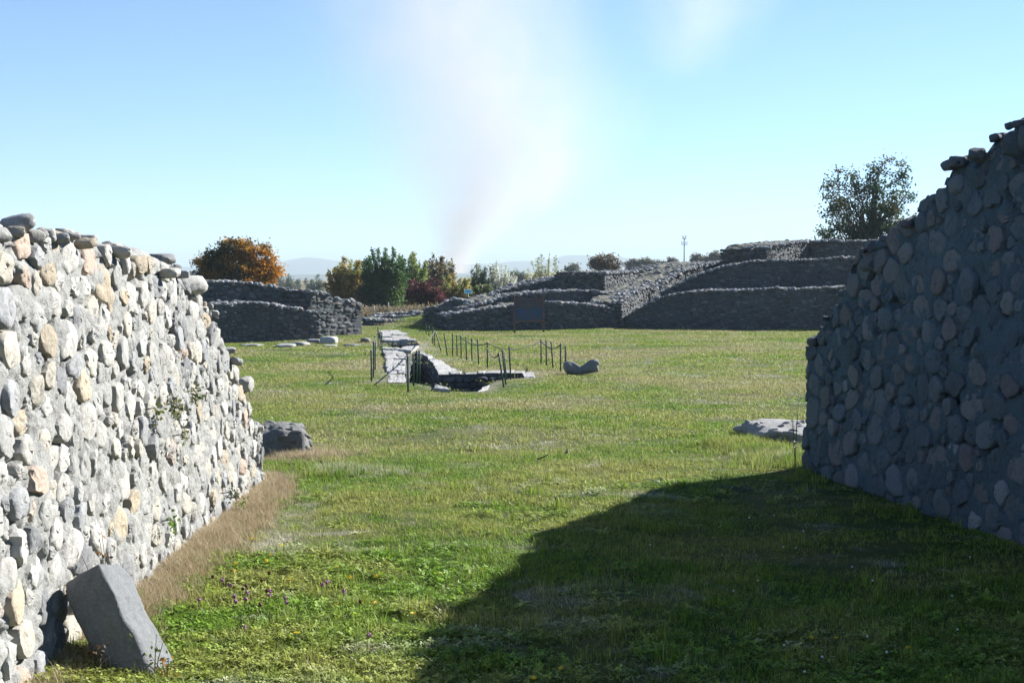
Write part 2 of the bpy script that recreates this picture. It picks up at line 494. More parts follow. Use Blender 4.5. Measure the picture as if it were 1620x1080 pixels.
def loft_wall(name, path, Hf, T, s_nose, label, cat, seed, stone_mat_, pal, mean, crest_pts=None, nb=300, side=1, mort_col=(.245, .245, .23), tilt=.0, jut=(.004, .045), cover=1.0, M_mort=None):
    """path: list of (x,y) of the front foot from near to far; side=+1 if the thickness lies on the -x side"""
    root = empty(name, (float(path[0][0]), float(path[0][1]), 0), label, cat)
    ox, oy = path[0]
    pts = np.array(path, float)
    seg = np.linalg.norm(np.diff(pts, axis=0), axis=1); L = seg.sum(); cum = np.concatenate([[0], np.cumsum(seg)])
    # centre line stations
    sA = np.linspace(0, L - s_nose, int((L - s_nose) / .019))
    th = np.linspace(0, np.pi / 2, 36)[1:]
    sB = L - s_nose + s_nose * np.sin(th)
    s = np.concatenate([sA, sB])
    w = np.concatenate([np.ones(len(sA)), np.cos(th)]) * T / 2
    w = np.maximum(w, .012)
    fx = np.interp(s, cum, pts[:, 0]); fy = np.interp(s, cum, pts[:, 1])
    d = (pts[-1] - pts[0]) / np.linalg.norm(pts[-1] - pts[0])
    nrm = np.array([d[1], -d[0]]) * side           # outward, to the passage
    C = np.stack([fx, fy], 1) - nrm * T / 2
    Fp = C + nrm * w[:, None]; Bp = C - nrm * w[:, None]
    h = Hf(s)
    n = len(s)
    # front arc length & normals
    ds = np.linalg.norm(np.diff(Fp, axis=0), axis=1); U = np.concatenate([[0], np.cumsum(ds)])
    tg = np.gradient(Fp, axis=0); tg /= np.linalg.norm(tg, axis=1)[:, None]
    FN = np.stack([tg[:, 1], -tg[:, 0]], 1) * side
    r_ = np.random.default_rng(seed)
    aw, ah = mean
    UL = U[-1]
    def hU(u): return np.interp(u, U, h)
    sites = []
    tries = 0
    for rad in (1.25, 1.0, .78, .55, .38):
        cnt = 0
        for _ in range(int(6000)):
            u = r_.uniform(.0, UL); z = r_.uniform(-.02, 3.6)
            if z > hU(u) - .05: continue
            rr = rad * r_.uniform(.86, 1.1)
            ok = True
            if sites:
                A = np.array(sites)
                dd = np.hypot((A[:, 0] - u) / aw, (A[:, 1] - z) / ah)
                if (dd < .5 * (A[:, 2] + rr) * cover).any(): ok = False
            if ok:
                sites.append((u, z, rr)); cnt += 1
            if rad > 1.1 and cnt > 60: break
    A_ = np.array(sites)
    def groove(u, z):
        out = np.empty(len(u), np.float32)
        for i0 in range(0, len(u), 4000):
            du = (u[i0:i0 + 4000, None] - A_[None, :, 0]) / aw; dz = (z[i0:i0 + 4000, None] - A_[None, :, 1]) / ah
            q_ = np.hypot(du, dz) / A_[None, :, 2]
            m_ = q_.min(1)
            out[i0:i0 + 4000] = np.exp(-((m_ - .60) / .07) ** 2)
        return out
    nz, nt_, nbk = 125, 26, 14
    rows = []
    R = .10
    for k in range(nz):
        f = k / (nz - 1)
        z = -.12 + (h - R + .12) * f
        off = -.035 * f * h
        px = Fp + FN * off[:, None]
        dn = .022 * fbm(U * 4, z * 7, 0, seed, 4) + .016 * fbm(U * 17, z * 22, 0, seed + 5, 4)
        pit = np.clip(fbm(U * 6, z * 8, 3, seed + 9, 3) - .22, 0, .2) * .45
        dn = dn - .028 * groove(U, z) * np.clip(.35 + 1.8 * fbm(U * 5, z * 6, 0, seed + 19, 3), 0, 1)
        px = px + FN * (dn - pit)[:, None]
        rows.append(np.column_stack([px - (ox, oy), z]))
    for k in range(nt_):
        f = k / (nt_ - 1)
        e = min(f, 1 - f) * T
        p = (Fp - FN * (.035 * h)[:, None]) * (1 - f) + Bp * f
        z = h - (R * (1 - min(1, e / R)) ** 2 if e < R else 0) + .06 * fbm(p[:, 0] * 3, p[:, 1] * 3, 0, seed + 2, 4) * min(1, e / .1) + .02 * fbm(p[:, 0] * 14, p[:, 1] * 14, 0, seed + 4, 3)
        rows.append(np.column_stack([p - (ox, oy), z]))
    for k in range(1, nbk):
        f = k / (nbk - 1)
        z = (h - R) * (1 - f) - .12 * f
        dn = .03 * fbm(U * 4 + 50, z * 4, 0, seed + 6, 4)
        rows.append(np.column_stack([Bp - FN * dn[:, None] - (ox, oy), z]))
    Rr = len(rows)
    V = np.concatenate(rows)
    i, r = np.meshgrid(np.arange(n - 1), np.arange(Rr - 1))
    a = (r * n + i).ravel()
    q = np.stack([a, a + 1, a + 1 + n, a + n], 1)
    if side < 0: q = q[:, ::-1]
    mc = np.tile(np.array(mort_col), (len(V), 1)) * (1 + .18 * fbm(V[:, 1] * 2, V[:, 2] * 2, V[:, 0] * 2, seed + 7, 3))[:, None]
    me = mobj('mortar', V, q, M_mort or M_mortar, mc, parent=root)
    # end cap at the near end
    # ---- stones on the front (irregular weighted cells)
    A = np.array(sites)
    na = 18
    ang = np.linspace(0, 2 * np.pi, na, endpoint=False)
    ca, sa = np.cos(ang), np.sin(ang)
    stones = []
    for k, (u, z, rr) in enumerate(A):
        asp = r_.uniform(.8, 1.25)
        rx, rz = rr * .62 * asp, rr * .62 / asp
        pw = r_.uniform(2.2, 3.4)
        rot = r_.normal(0, .3)
        c2, s2 = np.cos(ang - rot), np.sin(ang - rot)
        rad = (np.abs(c2 / rx) ** pw + np.abs(s2 / rz) ** pw) ** (-1 / pw)
        dx = (A[:, 0] - u) / aw; dz = (A[:, 1] - z) / ah
        D = np.hypot(dx, dz)
        for j in np.where((D < 1.8) & (D > 0))[0]:
            fr = rr / (rr + A[j, 2])
            lim = D[j] * fr - .055
            cs = (ca * dx[j] + sa * dz[j]) / D[j]
            m = cs > .12
            rad[m] = np.minimum(rad[m], np.maximum(lim, .08) / cs[m])
        for _c in range(3):
            cs = np.cos(ang - r_.uniform(0, 6.28)); m = cs > .2
            rad[m] = np.minimum(rad[m], rr * r_.uniform(.42, .62) / cs[m])
        rad = (np.roll(rad, 1) + 3.5 * rad + np.roll(rad, -1)) / 5.5
        rad *= 1 + .07 * r_.standard_normal(na)
        # clip at top
        pu = u + rad * ca * aw; pz = z + rad * sa * ah
        over = pz - (hU(pu) - .03)
        pz = np.where(over > 0, pz - over, pz)
        if pz.max() - pz.min() < .07 or np.ptp(pz[pz > z]) < .01: continue
        out = r_.uniform(*jut) * (1.5 if r_.random() < .08 else 1)
        flat = r_.uniform(.5, .85)
        tu, tz = r_.normal(0, .10), r_.normal(0, .08)
        prof = [(1.04, -.05), (1.01, out - .016), (.94, out - .003), (.5 + flat * .4, out + .001), (flat * .8, out + .003), (flat * .4, out + .005)]
        ringV = []
        cu, cz = pu.mean(), pz.mean()
        for (f, o_) in prof:
            qu = cu + (pu - cu) * f; qz = cz + (pz - cz) * f
            qo = o_ + (qu - cu) * tu + (qz - cz) * tz + (.003 * r_.standard_normal(na) if f < 1.01 else 0)
            ringV.append((qu, qz, qo))
        qu = np.concatenate([a[0] for a in ringV] + [[cu]]); qz = np.concatenate([a[1] for a in ringV] + [[cz]])
        qo = np.concatenate([a[2] for a in ringV] + [[out * 1.05]])
        qo = qo + (.012 * fbm(qu * 6 + k * 3.3, qz * 8, 0, seed + 40, 2) + .0035 * fbm(qu * 26 + k, qz * 26, 0, seed + 41, 3)) * (qo > -.03)
        for _c in range(3):
            ca_ = r_.uniform(0, 6.28); sl = r_.uniform(.08, .38)
            ext = ((qu - cu) * math.cos(ca_) + (qz - cz) * math.sin(ca_))
            qo = np.where(qo > -.035, np.minimum(qo, out + .012 - (ext - ext.max() * r_.uniform(.35, .8)) * sl), qo)
        bx = np.interp(qu, U, Fp[:, 0]); by = np.interp(qu, U, Fp[:, 1])
        nx = np.interp(qu, U, FN[:, 0]); ny = np.interp(qu, U, FN[:, 1])
        ll = np.hypot(nx, ny); nx, ny = nx / ll, ny / ll
        off = -.035 * qz + qo
        P3 = np.column_stack([bx + nx * off - ox, by + ny * off - oy, qz])
        Fc = []
        for g in range(len(prof) - 1):
            for t in range(na):
                b1, b2 = g * na + t, g * na + (t + 1) % na
                Fc.append((b1, b2, b2 + na)); Fc.append((b1, b2 + na, b1 + na))
        top = len(prof) * na
        for t in range(na):
            Fc.append(((len(prof) - 1) * na + t, (len(prof) - 1) * na + (t + 1) % na, top))
        Fc = np.array(Fc)
        if side < 0: Fc = Fc[:, ::-1]
        c = np.array(pal[r_.choice(len(pal), p=PALW)]) * r_.uniform(.85, 1.12)
        dist = math.hypot(bx.mean(), by.mean())
        stones.append((rr * rr / dist ** 2, P3, Fc, c))
    # ---- crest cobbles
    crest = []
    def topz(p, hh, f):
        e = min(f, 1 - f) * T
        return float(hh - (R * (1 - e / R) ** 2 if e < R else 0) + .06 * fbm(np.array([p[0] * 3]), np.array([p[1] * 3]), 0, seed + 2, 4)[0] * min(1, e / .1))
    nc = int(UL * T * 20)
    for _ in range(nc):
        i = r_.integers(0, n)
        f = abs(r_.normal(0, .33)) if r_.random() < .6 else r_.random()
        f = min(f, .9)
        i = min(i, len(sA) - 1)
        p = Fp[i] * (1 - f) + Bp[i] * f
        sz = r_.uniform(.03, .072)
        crest.append((p[0], p[1], topz(p, h[i], f) - r_.uniform(.15, .45) * sz, sz, sz * r_.uniform(.6, 1), sz * r_.uniform(.4, .7)))
    if crest_pts: crest += crest_pts
    for (x, y, z, sx, sy, sz) in crest:
        Vp, Fq = PEB3[r_.integers(len(PEB3))]
        Vp = Vp / (np.max(np.abs(Vp), axis=1)[:, None] ** .35)
        Rm = np.array((Matrix.Rotation(r_.uniform(0, 6.28), 3, 'Z') @ Matrix.Rotation(r_.normal(0, .25), 3, 'X')))
        P3 = (Vp * (sx, sy, sz)) @ Rm.T + (x - ox, y - oy, z)
        c = np.array(pal[r_.choice(len(pal), p=PALW)]) * r_.uniform(.7, 1.1)
        stones.append((max(sx, sz) ** 2 * 14 / (x * x + y * y), P3, Fq, c))
    stones.sort(key=lambda t: -t[0])
    for (_, P3, Fq, c) in stones[:nb]:
        ctr = P3.mean(0)
        o = mobj('stone', P3 - ctr, Fq, stone_mat_, np.tile(c, (len(P3), 1)), smooth='angle', parent=root)
        o.location = ctr
    sp = Soup()
    for (_, P3, Fq, c) in stones[nb:]:
        sp.add(P3, Fq, c)
    if sp.n: sp.build('small_stone', stone_mat_, root, smooth='angle', kind='stuff')
    return root

PALL = [(.32, .31, .28), (.27, .268, .252), (.34, .315, .262), (.22, .224, .224), (.37, .36, .33), (.31, .262, .19), (.34, .265, .21), (.15, .152, .155)]
PALR = [(.095, .115, .13), (.075, .098, .118), (.12, .128, .135), (.068, .088, .106), (.11, .108, .115), (.155, .17, .185), (.095, .105, .112), (.05, .068, .085)]  # right wall: stones darkened and cooled, shade painted into the palette
PALW = [.22, .2, .16, .12, .13, .07, .04, .06]

LX = [(-2.26, 4.0), (-2.30, 7.0), (-2.34, 9.0), (-2.39, 13.0), (-2.36, 13.95)]
LH = [(0, 2.30), (6.7, 2.27), (7.3, 2.24), (8.3, 2.23), (9.9, 2.15), (10.7, 1.99), (11.4, 1.80), (11.9, 1.58), (12.4, 1.33), (12.8, 1.05), (13.2, .80), (13.6, .58), (14, .50)]
def HL(s):
    y = 4 + s
    return np.interp(y, [a[0] for a in LH], [a[1] for a in LH]) + .03 * fbm(y * 2.2, 0 * y, 0, 77, 3)
loft_wall('cobble_wall', LX, HL, 1.5, .45,
          'sunlit pale wall of mortared river cobbles whose top falls away beside the leaning block', 'wall', 11, M_stoneL, PALL, (.20, .152), jut=(-.012, .015), cover=1.06,
          crest_pts=[(WX(32, 7.1), 7.1, 2.27, .11, .07, .045), (WX(85, 7.6), 7.6, 2.23, .09, .08, .025), (WX(250, 10.1), 10.1, WZ(410, 10.1), .12, .1, .04),
                     (WX(293, 10.8), 10.8, WZ(454, 10.8), .15, .12, .07), (WX(388, 12.95), 12.95, 1.03, .06, .09, .07)])

RPX = [(1620, 200), (1590, 216), (1548, 240), (1538, 262), (1492, 272), (1482, 305), (1445, 330), (1437, 358), (1402, 370), (1392, 388), (1352, 402), (1345, 440), (1325, 480), (1300, 520), (1282, 556), (1264, 585)]
RY, RZ = [], []
for (p, q) in RPX:
    yy = 6.006 / ((p - 810) / F + .2004); RY.append(yy); RZ.append(WZ(q, yy))
RY = np.array(RY); RZ = np.array(RZ) + .09
RX = [(5.15, 4.03), (2.95, 15.05)]
RL = math.hypot(2.2, 10.97)
def HR(s):
    y = 4.03 + s / RL * 10.97
    return np.interp(y, np.concatenate([[0, 9.5], RY]), np.concatenate([[4.1, 3.55], RZ])) + .02 * fbm(y * 3, 0 * y, 0, 78, 3)
cr = []
for (p, q, a) in [(1500, 276, .17), (1545, 250, .13), (1588, 214, .2), (1450, 336, .19), (1405, 377, .13), (1365, 402, .22), (1350, 425, .15), (1330, 470, .13), (1610, 203, .2), (1300, 518, .09), (1284, 550, .1), (1268, 584, .09)]:
    yy = 6.006 / ((p - 810) / F + .2004)
    a *= .64; cr.append((WX(p, yy) + .12, yy, WZ(q, yy) - .09, a, a * .9, a * .8))
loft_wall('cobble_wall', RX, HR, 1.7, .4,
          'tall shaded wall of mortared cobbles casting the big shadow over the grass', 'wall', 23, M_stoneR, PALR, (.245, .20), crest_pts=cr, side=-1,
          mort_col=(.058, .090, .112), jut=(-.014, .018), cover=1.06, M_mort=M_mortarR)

# ------------------------------------------------------------------ ruined amphitheatre walls
FOOT = []    # footprints to keep grass out
def ruin(label, pts, T, seed, stone=(.21, .125), pal=None, base=None, nbig=0, top_soil=True, name='ruin_wall', both=False, closeL=True):
    """pts: (px, depth, top_py). z base 0. Thickness T away from the camera."""
    pal = pal or [(.095, .10, .105), (.07, .078, .085), (.12, .12, .12), (.058, .066, .074), (.15, .148, .145), (.095, .088, .082)]
    r_ = np.random.default_rng(seed)
    P = np.array([(WX(p, y), y) for p, y, t in pts]); Z = np.array([WZ(t, y) for p, y, t in pts])
    seg = np.linalg.norm(np.diff(P, axis=0), axis=1); cum = np.concatenate([[0], np.cumsum(seg)]); L = cum[-1]
    n = max(int(L / .16), 4); s = np.linspace(0, L, n)
    X = np.interp(s, cum, P[:, 0]); Y = np.interp(s, cum, P[:, 1]); Zt = np.interp(s, cum, Z) + .05 * fbm(s * 1.3, s * 0, 0, seed, 4)
    tg = np.stack([np.gradient(X), np.gradient(Y)], 1)
    for _ in range(3):
        tp = np.vstack([tg[:1], tg, tg[-1:]]); tg = tp[:-2] + tp[1:-1] + tp[2:]
    tg /= np.linalg.norm(tg, axis=1)[:, None]
    N_ = np.stack([tg[:, 1], -tg[:, 0]], 1)            # outward (to the camera / right)
    root = empty(name, (X[0], Y[0], 0), label, 'wall')
    o2 = np.array([X[0], Y[0]])
    Fr = np.stack([X, Y], 1); Bk = Fr - N_ * T
    FOOT.append([tuple(a) for a in Fr[::3]] + [tuple(a) for a in Bk[::-3]])
    nz = 12
    rows = []
    for k in range(nz):
        f = k / (nz - 1); z = -.25 + (Zt + .25) * f
        dn = .03 * fbm(s * 2.5, z * 3, 0, seed + 1, 3) - .03 * z
        rows.append(np.column_stack([Fr + N_ * dn[:, None] - o2, z]))
    nt_ = max(4, int(T / .35))
    for k in range(1, nt_ + 1):
        f = k / nt_
        p = Fr * (1 - f) + Bk * f
        rows.append(np.column_stack([p - o2, Zt + .16 * fbm(p[:, 0] * 1.9, p[:, 1] * 1.9, 0, seed + 2, 5) - (.03 if f in (0, 1) else 0)]))
    rows.append(np.column_stack([Bk - o2, Zt * 0 - .25]))
    Rr = len(rows)
    V = np.concatenate(rows)
    i, r = np.meshgrid(np.arange(n - 1), np.arange(Rr - 1)); a = (r * n + i).ravel()
    q = [list(t) for t in np.stack([a, a + 1, a + 1 + n, a + n], 1)]
    q.append([k * n for k in range(Rr)]); q.append([k * n + n - 1 for k in range(Rr)][::-1])
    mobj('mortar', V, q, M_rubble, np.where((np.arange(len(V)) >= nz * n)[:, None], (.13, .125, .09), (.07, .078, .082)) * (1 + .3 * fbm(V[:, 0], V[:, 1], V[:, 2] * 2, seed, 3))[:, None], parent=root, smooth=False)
    st = []
    aw, ah = stone
    Zmax = Zt.max()
    CREST_SUN = [1.0]
    def place(P3, x, y, z, w_, d_, h_, yaw):
        c = np.array(pal[r_.integers(len(pal))]) * r_.uniform(.7, 1.15) * CREST_SUN[0]
        st.append((w_ * h_ * (1 + r_.random() * .2) * (.1 if CREST_SUN[0] > 1 else 1), np.array([x - o2[0], y - o2[1], z]), (w_, d_, h_), yaw, c, r_.integers(12)))
    z = -.02
    row = 0
    while z < Zmax:
        hh = ah * r_.uniform(.75, 1.25)
        u = -aw * r_.random()
        while u < L:
            w_ = aw * r_.uniform(.55, 1.6)
            uc = u + w_ / 2
            if 0 < uc < L:
                zt = np.interp(uc, s, Zt)
                if z + hh * .55 < zt + .03:
                    x = np.interp(uc, s, X); y = np.interp(uc, s, Y); nx = np.interp(uc, s, N_[:, 0]); ny = np.interp(uc, s, N_[:, 1])
                    k = -.03 * z - .05 + r_.uniform(-.02, .035)
                    zz = z + hh / 2 + r_.normal(0, .2) * hh + .10 * math.sin(uc * 1.7 + seed) * min(1, z)
                    if zz > zt + .02: continue
                    place(None, x + nx * k, y + ny * k, zz, w_ * .47, .085, hh * .46 * r_.uniform(.7, 1.35), math.atan2(ny, nx) + math.pi / 2)
            u += w_ * .98
        z += hh * .97; row += 1
    # ends
    for (e, sg) in ((0, -1), (n - 1, 1)):
        zt = Zt[e]; z = 0
        while z < zt - .05:
            hh = ah * r_.uniform(.8, 1.2); f = 0
            while f < min(T, 2.5):
                w_ = aw * r_.uniform(.6, 1.3)
                p = Fr[e] - N_[e] * (f + w_ / 2) + tg[e] * sg * .0
                place(None, p[0], p[1], z + hh / 2, w_ / 2, .09, hh / 2, math.atan2(N_[e][1], N_[e][0]))
                f += w_
            z += hh
    # crest rubble, stone colour brightened over the dark faces to paint in sunlight
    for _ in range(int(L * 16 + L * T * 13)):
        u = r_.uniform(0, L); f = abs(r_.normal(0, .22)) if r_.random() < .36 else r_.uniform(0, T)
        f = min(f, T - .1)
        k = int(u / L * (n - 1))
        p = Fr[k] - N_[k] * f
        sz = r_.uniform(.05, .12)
        CREST_SUN[0] = 2.3; place(None, p[0], p[1], Zt[k] + r_.uniform(-.3, .3) * sz, sz * r_.uniform(.8, 1.3), sz, sz * r_.uniform(.45, .8), r_.uniform(0, 3.1))
    st.sort(key=lambda t: -t[0])
    sp = Soup()
    for j, (_, p, sc, yaw, c, v) in enumerate(st):
        ca, sa = math.cos(yaw), math.sin(yaw)
        if j < nbig:
            Vp, Fq = PEB2[v]
            o = bpy.data.objects.new('stone', BIG[v % 12][r_.integers(4)])
            o.location = p; o.scale = sc; o.rotation_euler = (0, 0, yaw)
            link(o, root)
            continue
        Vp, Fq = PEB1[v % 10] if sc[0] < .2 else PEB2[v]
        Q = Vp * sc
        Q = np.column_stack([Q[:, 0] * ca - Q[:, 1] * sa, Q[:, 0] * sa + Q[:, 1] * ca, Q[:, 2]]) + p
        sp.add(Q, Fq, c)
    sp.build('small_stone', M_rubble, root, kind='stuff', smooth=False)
    return root

BIG = [[make_mesh('stone', *PEB2[v], M_rubble, np.tile(np.array(c), (len(PEB2[v][0]), 1)), False) for c in ((.10, .105, .11), (.075, .083, .09), (.14, .14, .14), (.10, .093, .087))] for v in range(12)]

# left group
ruin('long low curved tier wall standing behind and above the front left tier', [(215, 47, 450), (305, 48.5, 446), (400, 49.5, 448), (460, 50, 458), (478, 50.3, 463), (497, 50.6, 470)], 1.6, 101, nbig=60)
ruin('front left tier wall in shade, lowest of the left ruins, beside the flat slabs', [(235, 43, 488), (340, 44.5, 482), (400, 45.3, 480), (460, 45.9, 486), (505, 46.4, 497)], 2.2, 102, nbig=80)
ruin('end block of the left ruins, squared grey stones, right next to the channel', [(492, 49.2, 461), (520, 49.9, 466), (523, 50.0, 471), (572, 51.3, 478)], 2.0, 103, stone=(.28, .14), nbig=70)
# low stepped rows behind the channel
ruin('lowest of three knee-high stone rows beyond the channel', [(590, 61.5, 508), (625, 61, 507), (700, 60, 503)], 1.6, 104, stone=(.3, .16))
ruin('middle one of three knee-high stone rows beyond the channel', [(586, 64, 501), (640, 63.5, 500), (705, 62.5, 496)], 1.6, 105, stone=(.3, .16))
ruin('hindmost of three knee-high stone rows below the red bush', [(600, 67, 497), (650, 66.5, 495), (712, 65.5, 490)], 1.2, 106, stone=(.3, .16))
ruin('small squared stub of wall at the left foot of the stone rows', [(574, 59.5, 503), (590, 59.4, 506), (606, 59.2, 508)], 1.3, 107, stone=(.3, .18))
# right group, centre
ruin('front tier wall in shade behind the information board', [(705, 54.6, 499), (745, 54.8, 492), (810, 55.2, 484), (870, 55.7, 479), (930, 56.4, 481), (970, 57.1, 489), (984, 57.4, 500)], 2.3, 108, nbig=60)
ruin('broken left end of the middle tiers with grass on top', [(706, 57.0, 478), (725, 57.0, 474), (742, 57.1, 478), (752, 57.2, 482)], 3.0, 109)
ruin('middle tier wall of the central ruins, between front tier and crest', [(742, 56.2, 488), (752, 56.5, 482), (800, 57.4, 469), (850, 58.0, 463), (900, 58.4, 460), (940, 58.7, 461), (970, 58.9, 468), (988, 59.0, 477)], 2.4, 110, nbig=40)
ruin('uppermost tier wall of the central ruins below the sparse pale shrub', [(752, 60.4, 476), (800, 60.6, 458), (850, 61.0, 447), (880, 61.3, 440), (910, 61.5, 434), (966, 62, 433)], 2.2, 111, nbig=40)
ruin('sunlit cobble face at the right end of the central crest', [(958, 60.6, 433), (985, 63, 431), (1011, 66, 430)], 2.2, 112, nbig=40)
ruin('long sunlit wall climbing slantwise beside the ramp of rubble', [(985, 57.2, 478), (1000, 59.2, 464), (1030, 63.5, 452), (1057, 68, 444)], 1.4, 113, nbig=80)
ruin('small dark pier between two sunlit faces near the crest', [(1009, 68, 429), (1014, 68.2, 428), (1020, 68.4, 430)], 1.4, 114)
ruin('short dark wall with a level top at the head of the ramp', [(1018, 71, 431), (1040, 71.2, 431), (1062, 71.4, 431)], 1.2, 115)
ruin('sloping bank of loose rubble leading up to the right tiers', [(1030, 63.0, 462), (1060, 66.0, 442), (1085, 68, 428), (1120, 70, 418), (1150, 71, 414)], 3.5, 116)
# right group
ruin('lowest dark tier wall of the right ruins, long base along the grass', [(978, 57.6, 512), (1000, 57.4, 493), (1037, 57, 473), (1062, 56.8, 466), (1090, 56.7, 463), (1150, 56.4, 459), (1270, 56, 457), (1330, 55.8, 455), (1480, 55, 452)], 2.8, 117, nbig=100)
ruin('middle dark tier wall of the right ruins', [(1046, 60.4, 462), (1062, 60.2, 454), (1086, 60, 441), (1148, 59.7, 420), (1180, 59.5, 415), (1222, 59.2, 412), (1272, 59, 412), (1321, 58.8, 409), (1480, 58, 404)], 3.4, 118, nbig=80)
ruin('dark shoulder of the top tier, left of its sunlit bend', [(1118, 65.6, 422), (1145, 65.4, 413), (1173, 65.2, 402), (1205, 65.0, 393), (1224, 64.9, 390)], 2.5, 119, nbig=30)
ruin('sunlit bend of the top tier of the right ruins', [(1215, 62.6, 392), (1226, 63.2, 389), (1250, 65.0, 385), (1286, 67.6, 382)], 2.2, 120, nbig=50)
ruin('top tier of the right ruins in shade below the leafy tree', [(1282, 67.2, 382), (1310, 67.0, 381), (1383, 66.6, 382), (1480, 66, 383)], 2.5, 121, nbig=30)

# ------------------------------------------------------------------ wall stubs near the gate
def stub(label, cx, cy, lx, ly, hz, rot, seed, col):
    root = empty('wall_stub', (cx, cy, 0), label, 'wall', rotz=rot)
    V, Fc = ICO[4]
    V = V.copy(); q = np.max(np.abs(V), axis=1)[:, None]; V = V / q ** .5
    V *= (1 + .26 * fbm(V[:, 0] * 2.6, V[:, 1] * 2.6, V[:, 2] * 2.6, seed, 6))[:, None]
    V *= (lx, ly, hz)
    mobj('mortar', V, Fc, M_mortar, np.tile(np.array(col), (len(V), 1)), parent=root)
    r_ = np.random.default_rng(seed)
    vs, Ns = V, V / np.linalg.norm(V, axis=1)[:, None]
    idx = [k for k in r_.permutation(len(V)) if V[k, 2] > -.02]
    used = []
    for k in idx:
        p = V[k]
        if any(np.linalg.norm(p - u) < .11 for u in used): continue
        used.append(p)
        if len(used) > 46: break
        sc = np.array([r_.uniform(.04, .08), r_.uniform(.035, .06), r_.uniform(.02, .035)])
        c = np.array(col) * r_.uniform(.75, 1.2)
        Vp, Fq = PEB2[r_.integers(12)]
        o = mobj('stone', Vp * sc, Fq, M_stoneR, np.tile(c, (len(Vp), 1)), parent=root)
        o.location = p * .94; o.rotation_euler = (r_.normal(0, .2), r_.normal(0, .2), r_.uniform(0, 6))
    return root
p = G(440, 716)
stub('low broken stub of mortared wall behind the end of the sunlit wall', WX(441, 16.6), 16.7, .33, .5, .29, .1, 5, (.13, .13, .125))
stub('flat pale stub of wall half buried in grass at the end of the shaded wall', 3.52, 17.6, .60, .9, .21, .15, 9, (.25, .245, .235))

# ------------------------------------------------------------------ drainage channel
ch = empty('drainage_channel', (*G(660, 590), 0), 'stone-lined open drainage channel sunk in the grass, edged with pale slabs', 'channel')
cx0, cy0 = G(660, 590)
def chan_walls(poly, depth, seed):
    r_ = np.random.default_rng(seed)
    sp = Soup(); core = Soup()
    n = len(poly)
    A = sum(poly[i][0] * poly[(i + 1) % n][1] - poly[(i + 1) % n][0] * poly[i][1] for i in range(n))
    for i in range(n):
        a, b = (poly[i], poly[(i + 1) % n])
        if A < 0: a, b = b, a
        d = b - a; L = np.linalg.norm(d); d = d / L
        nrm = np.array([-d[1], d[0]])     # into the hole
        core.add(np.array([(*(a - nrm * .0), .02), (*(b - nrm * .0), .02), (*b, -depth), (*a, -depth)]) - (cx0, cy0, 0), np.array([[0, 1, 2, 3]]), (.05, .052, .052))
        z = -.04
        while z > -depth:
            hh = r_.uniform(.07, .13); u = 0
            while u < L:
                w_ = min(r_.uniform(.14, .34), L - u + .05)
                pc = a + d * (u + w_ / 2) + nrm * r_.uniform(-.03, .02)
                Vp, Fq = PEB2[r_.integers(12)]
                Q = Vp * (w_ / 2, .07, hh / 2)
                Q = np.column_stack([Q[:, 0] * d[0] - Q[:, 1] * d[1], Q[:, 0] * d[1] + Q[:, 1] * d[0], Q[:, 2]]) + (pc[0] - cx0, pc[1] - cy0, z - hh / 2)
                sp.add(Q, Fq, np.array((.075, .08, .082)) * r_.uniform(.7, 1.2))  # lining colour darkened to paint in the shade of the hole
                u += w_
            z -= hh
    core.build('channel_wall', M_rubble, ch, smooth=False)
    sp.build('lining_stone', M_rubble, ch, kind='stuff', smooth=False)
    P = np.array(poly)
    mobj('channel_floor', np.column_stack([P - (cx0, cy0), np.full(n, -depth)]), [list(range(n)) if A > 0 else list(range(n))[::-1]], M_rubble, np.tile((.16, .15, .13), (n, 1)), parent=ch)
chan_walls(TR1, 1.3, 1); chan_walls(TR2, 1.0, 2)

def slab_block(poly, z0, th, seed, col, parent, name='slab', mat=None, cx=0, cy=0):
    r_ = np.random.default_rng(seed)
    P = np.array(poly, float); n = len(P)
    # subdivide edges and roughen
    Q = []
    for i in range(n):
        a, b = P[i], P[(i + 1) % n]
        for k in range(4): Q.append(a + (b - a) * k / 4 + r_.normal(0, .008, 2))
    Q = np.array(Q); m = len(Q); c = Q.mean(0)
    tx, ty = r_.normal(0, .005, 2)
    V = []
    for (f, z) in ((1.0, z0), (1.0, z0 + th * .75), (.97, z0 + th), (.55, z0 + th + .004)):
        q = c + (Q - c) * f
        zz = z + (q[:, 0] - c[0]) * tx + (q[:, 1] - c[1]) * ty + (r_.normal(0, .004, m) if z > z0 else 0)
        V.append(np.column_stack([q - (cx, cy), zz]))
    V = np.concatenate(V + [np.array([[c[0] - cx, c[1] - cy, z0 + th]])])
    Fc = [(g * m + i, g * m + (i + 1) % m, (g + 1) * m + (i + 1) % m, (g + 1) * m + i) for g in range(3) for i in range(m)]
    Fc += [(3 * m + i, 3 * m + (i + 1) % m, 4 * m) for i in range(m)]
    A = (Q[:, 0] * np.roll(Q[:, 1], -1) - np.roll(Q[:, 0], -1) * Q[:, 1]).sum()
    if A < 0: Fc = [tuple(reversed(f)) for f in Fc]
    return mobj(name, V, [list(f) for f in Fc], mat or M_slab, np.tile(np.array(col) * r_.uniform(.85, 1.12), (len(V), 1)), smooth=False, parent=parent)

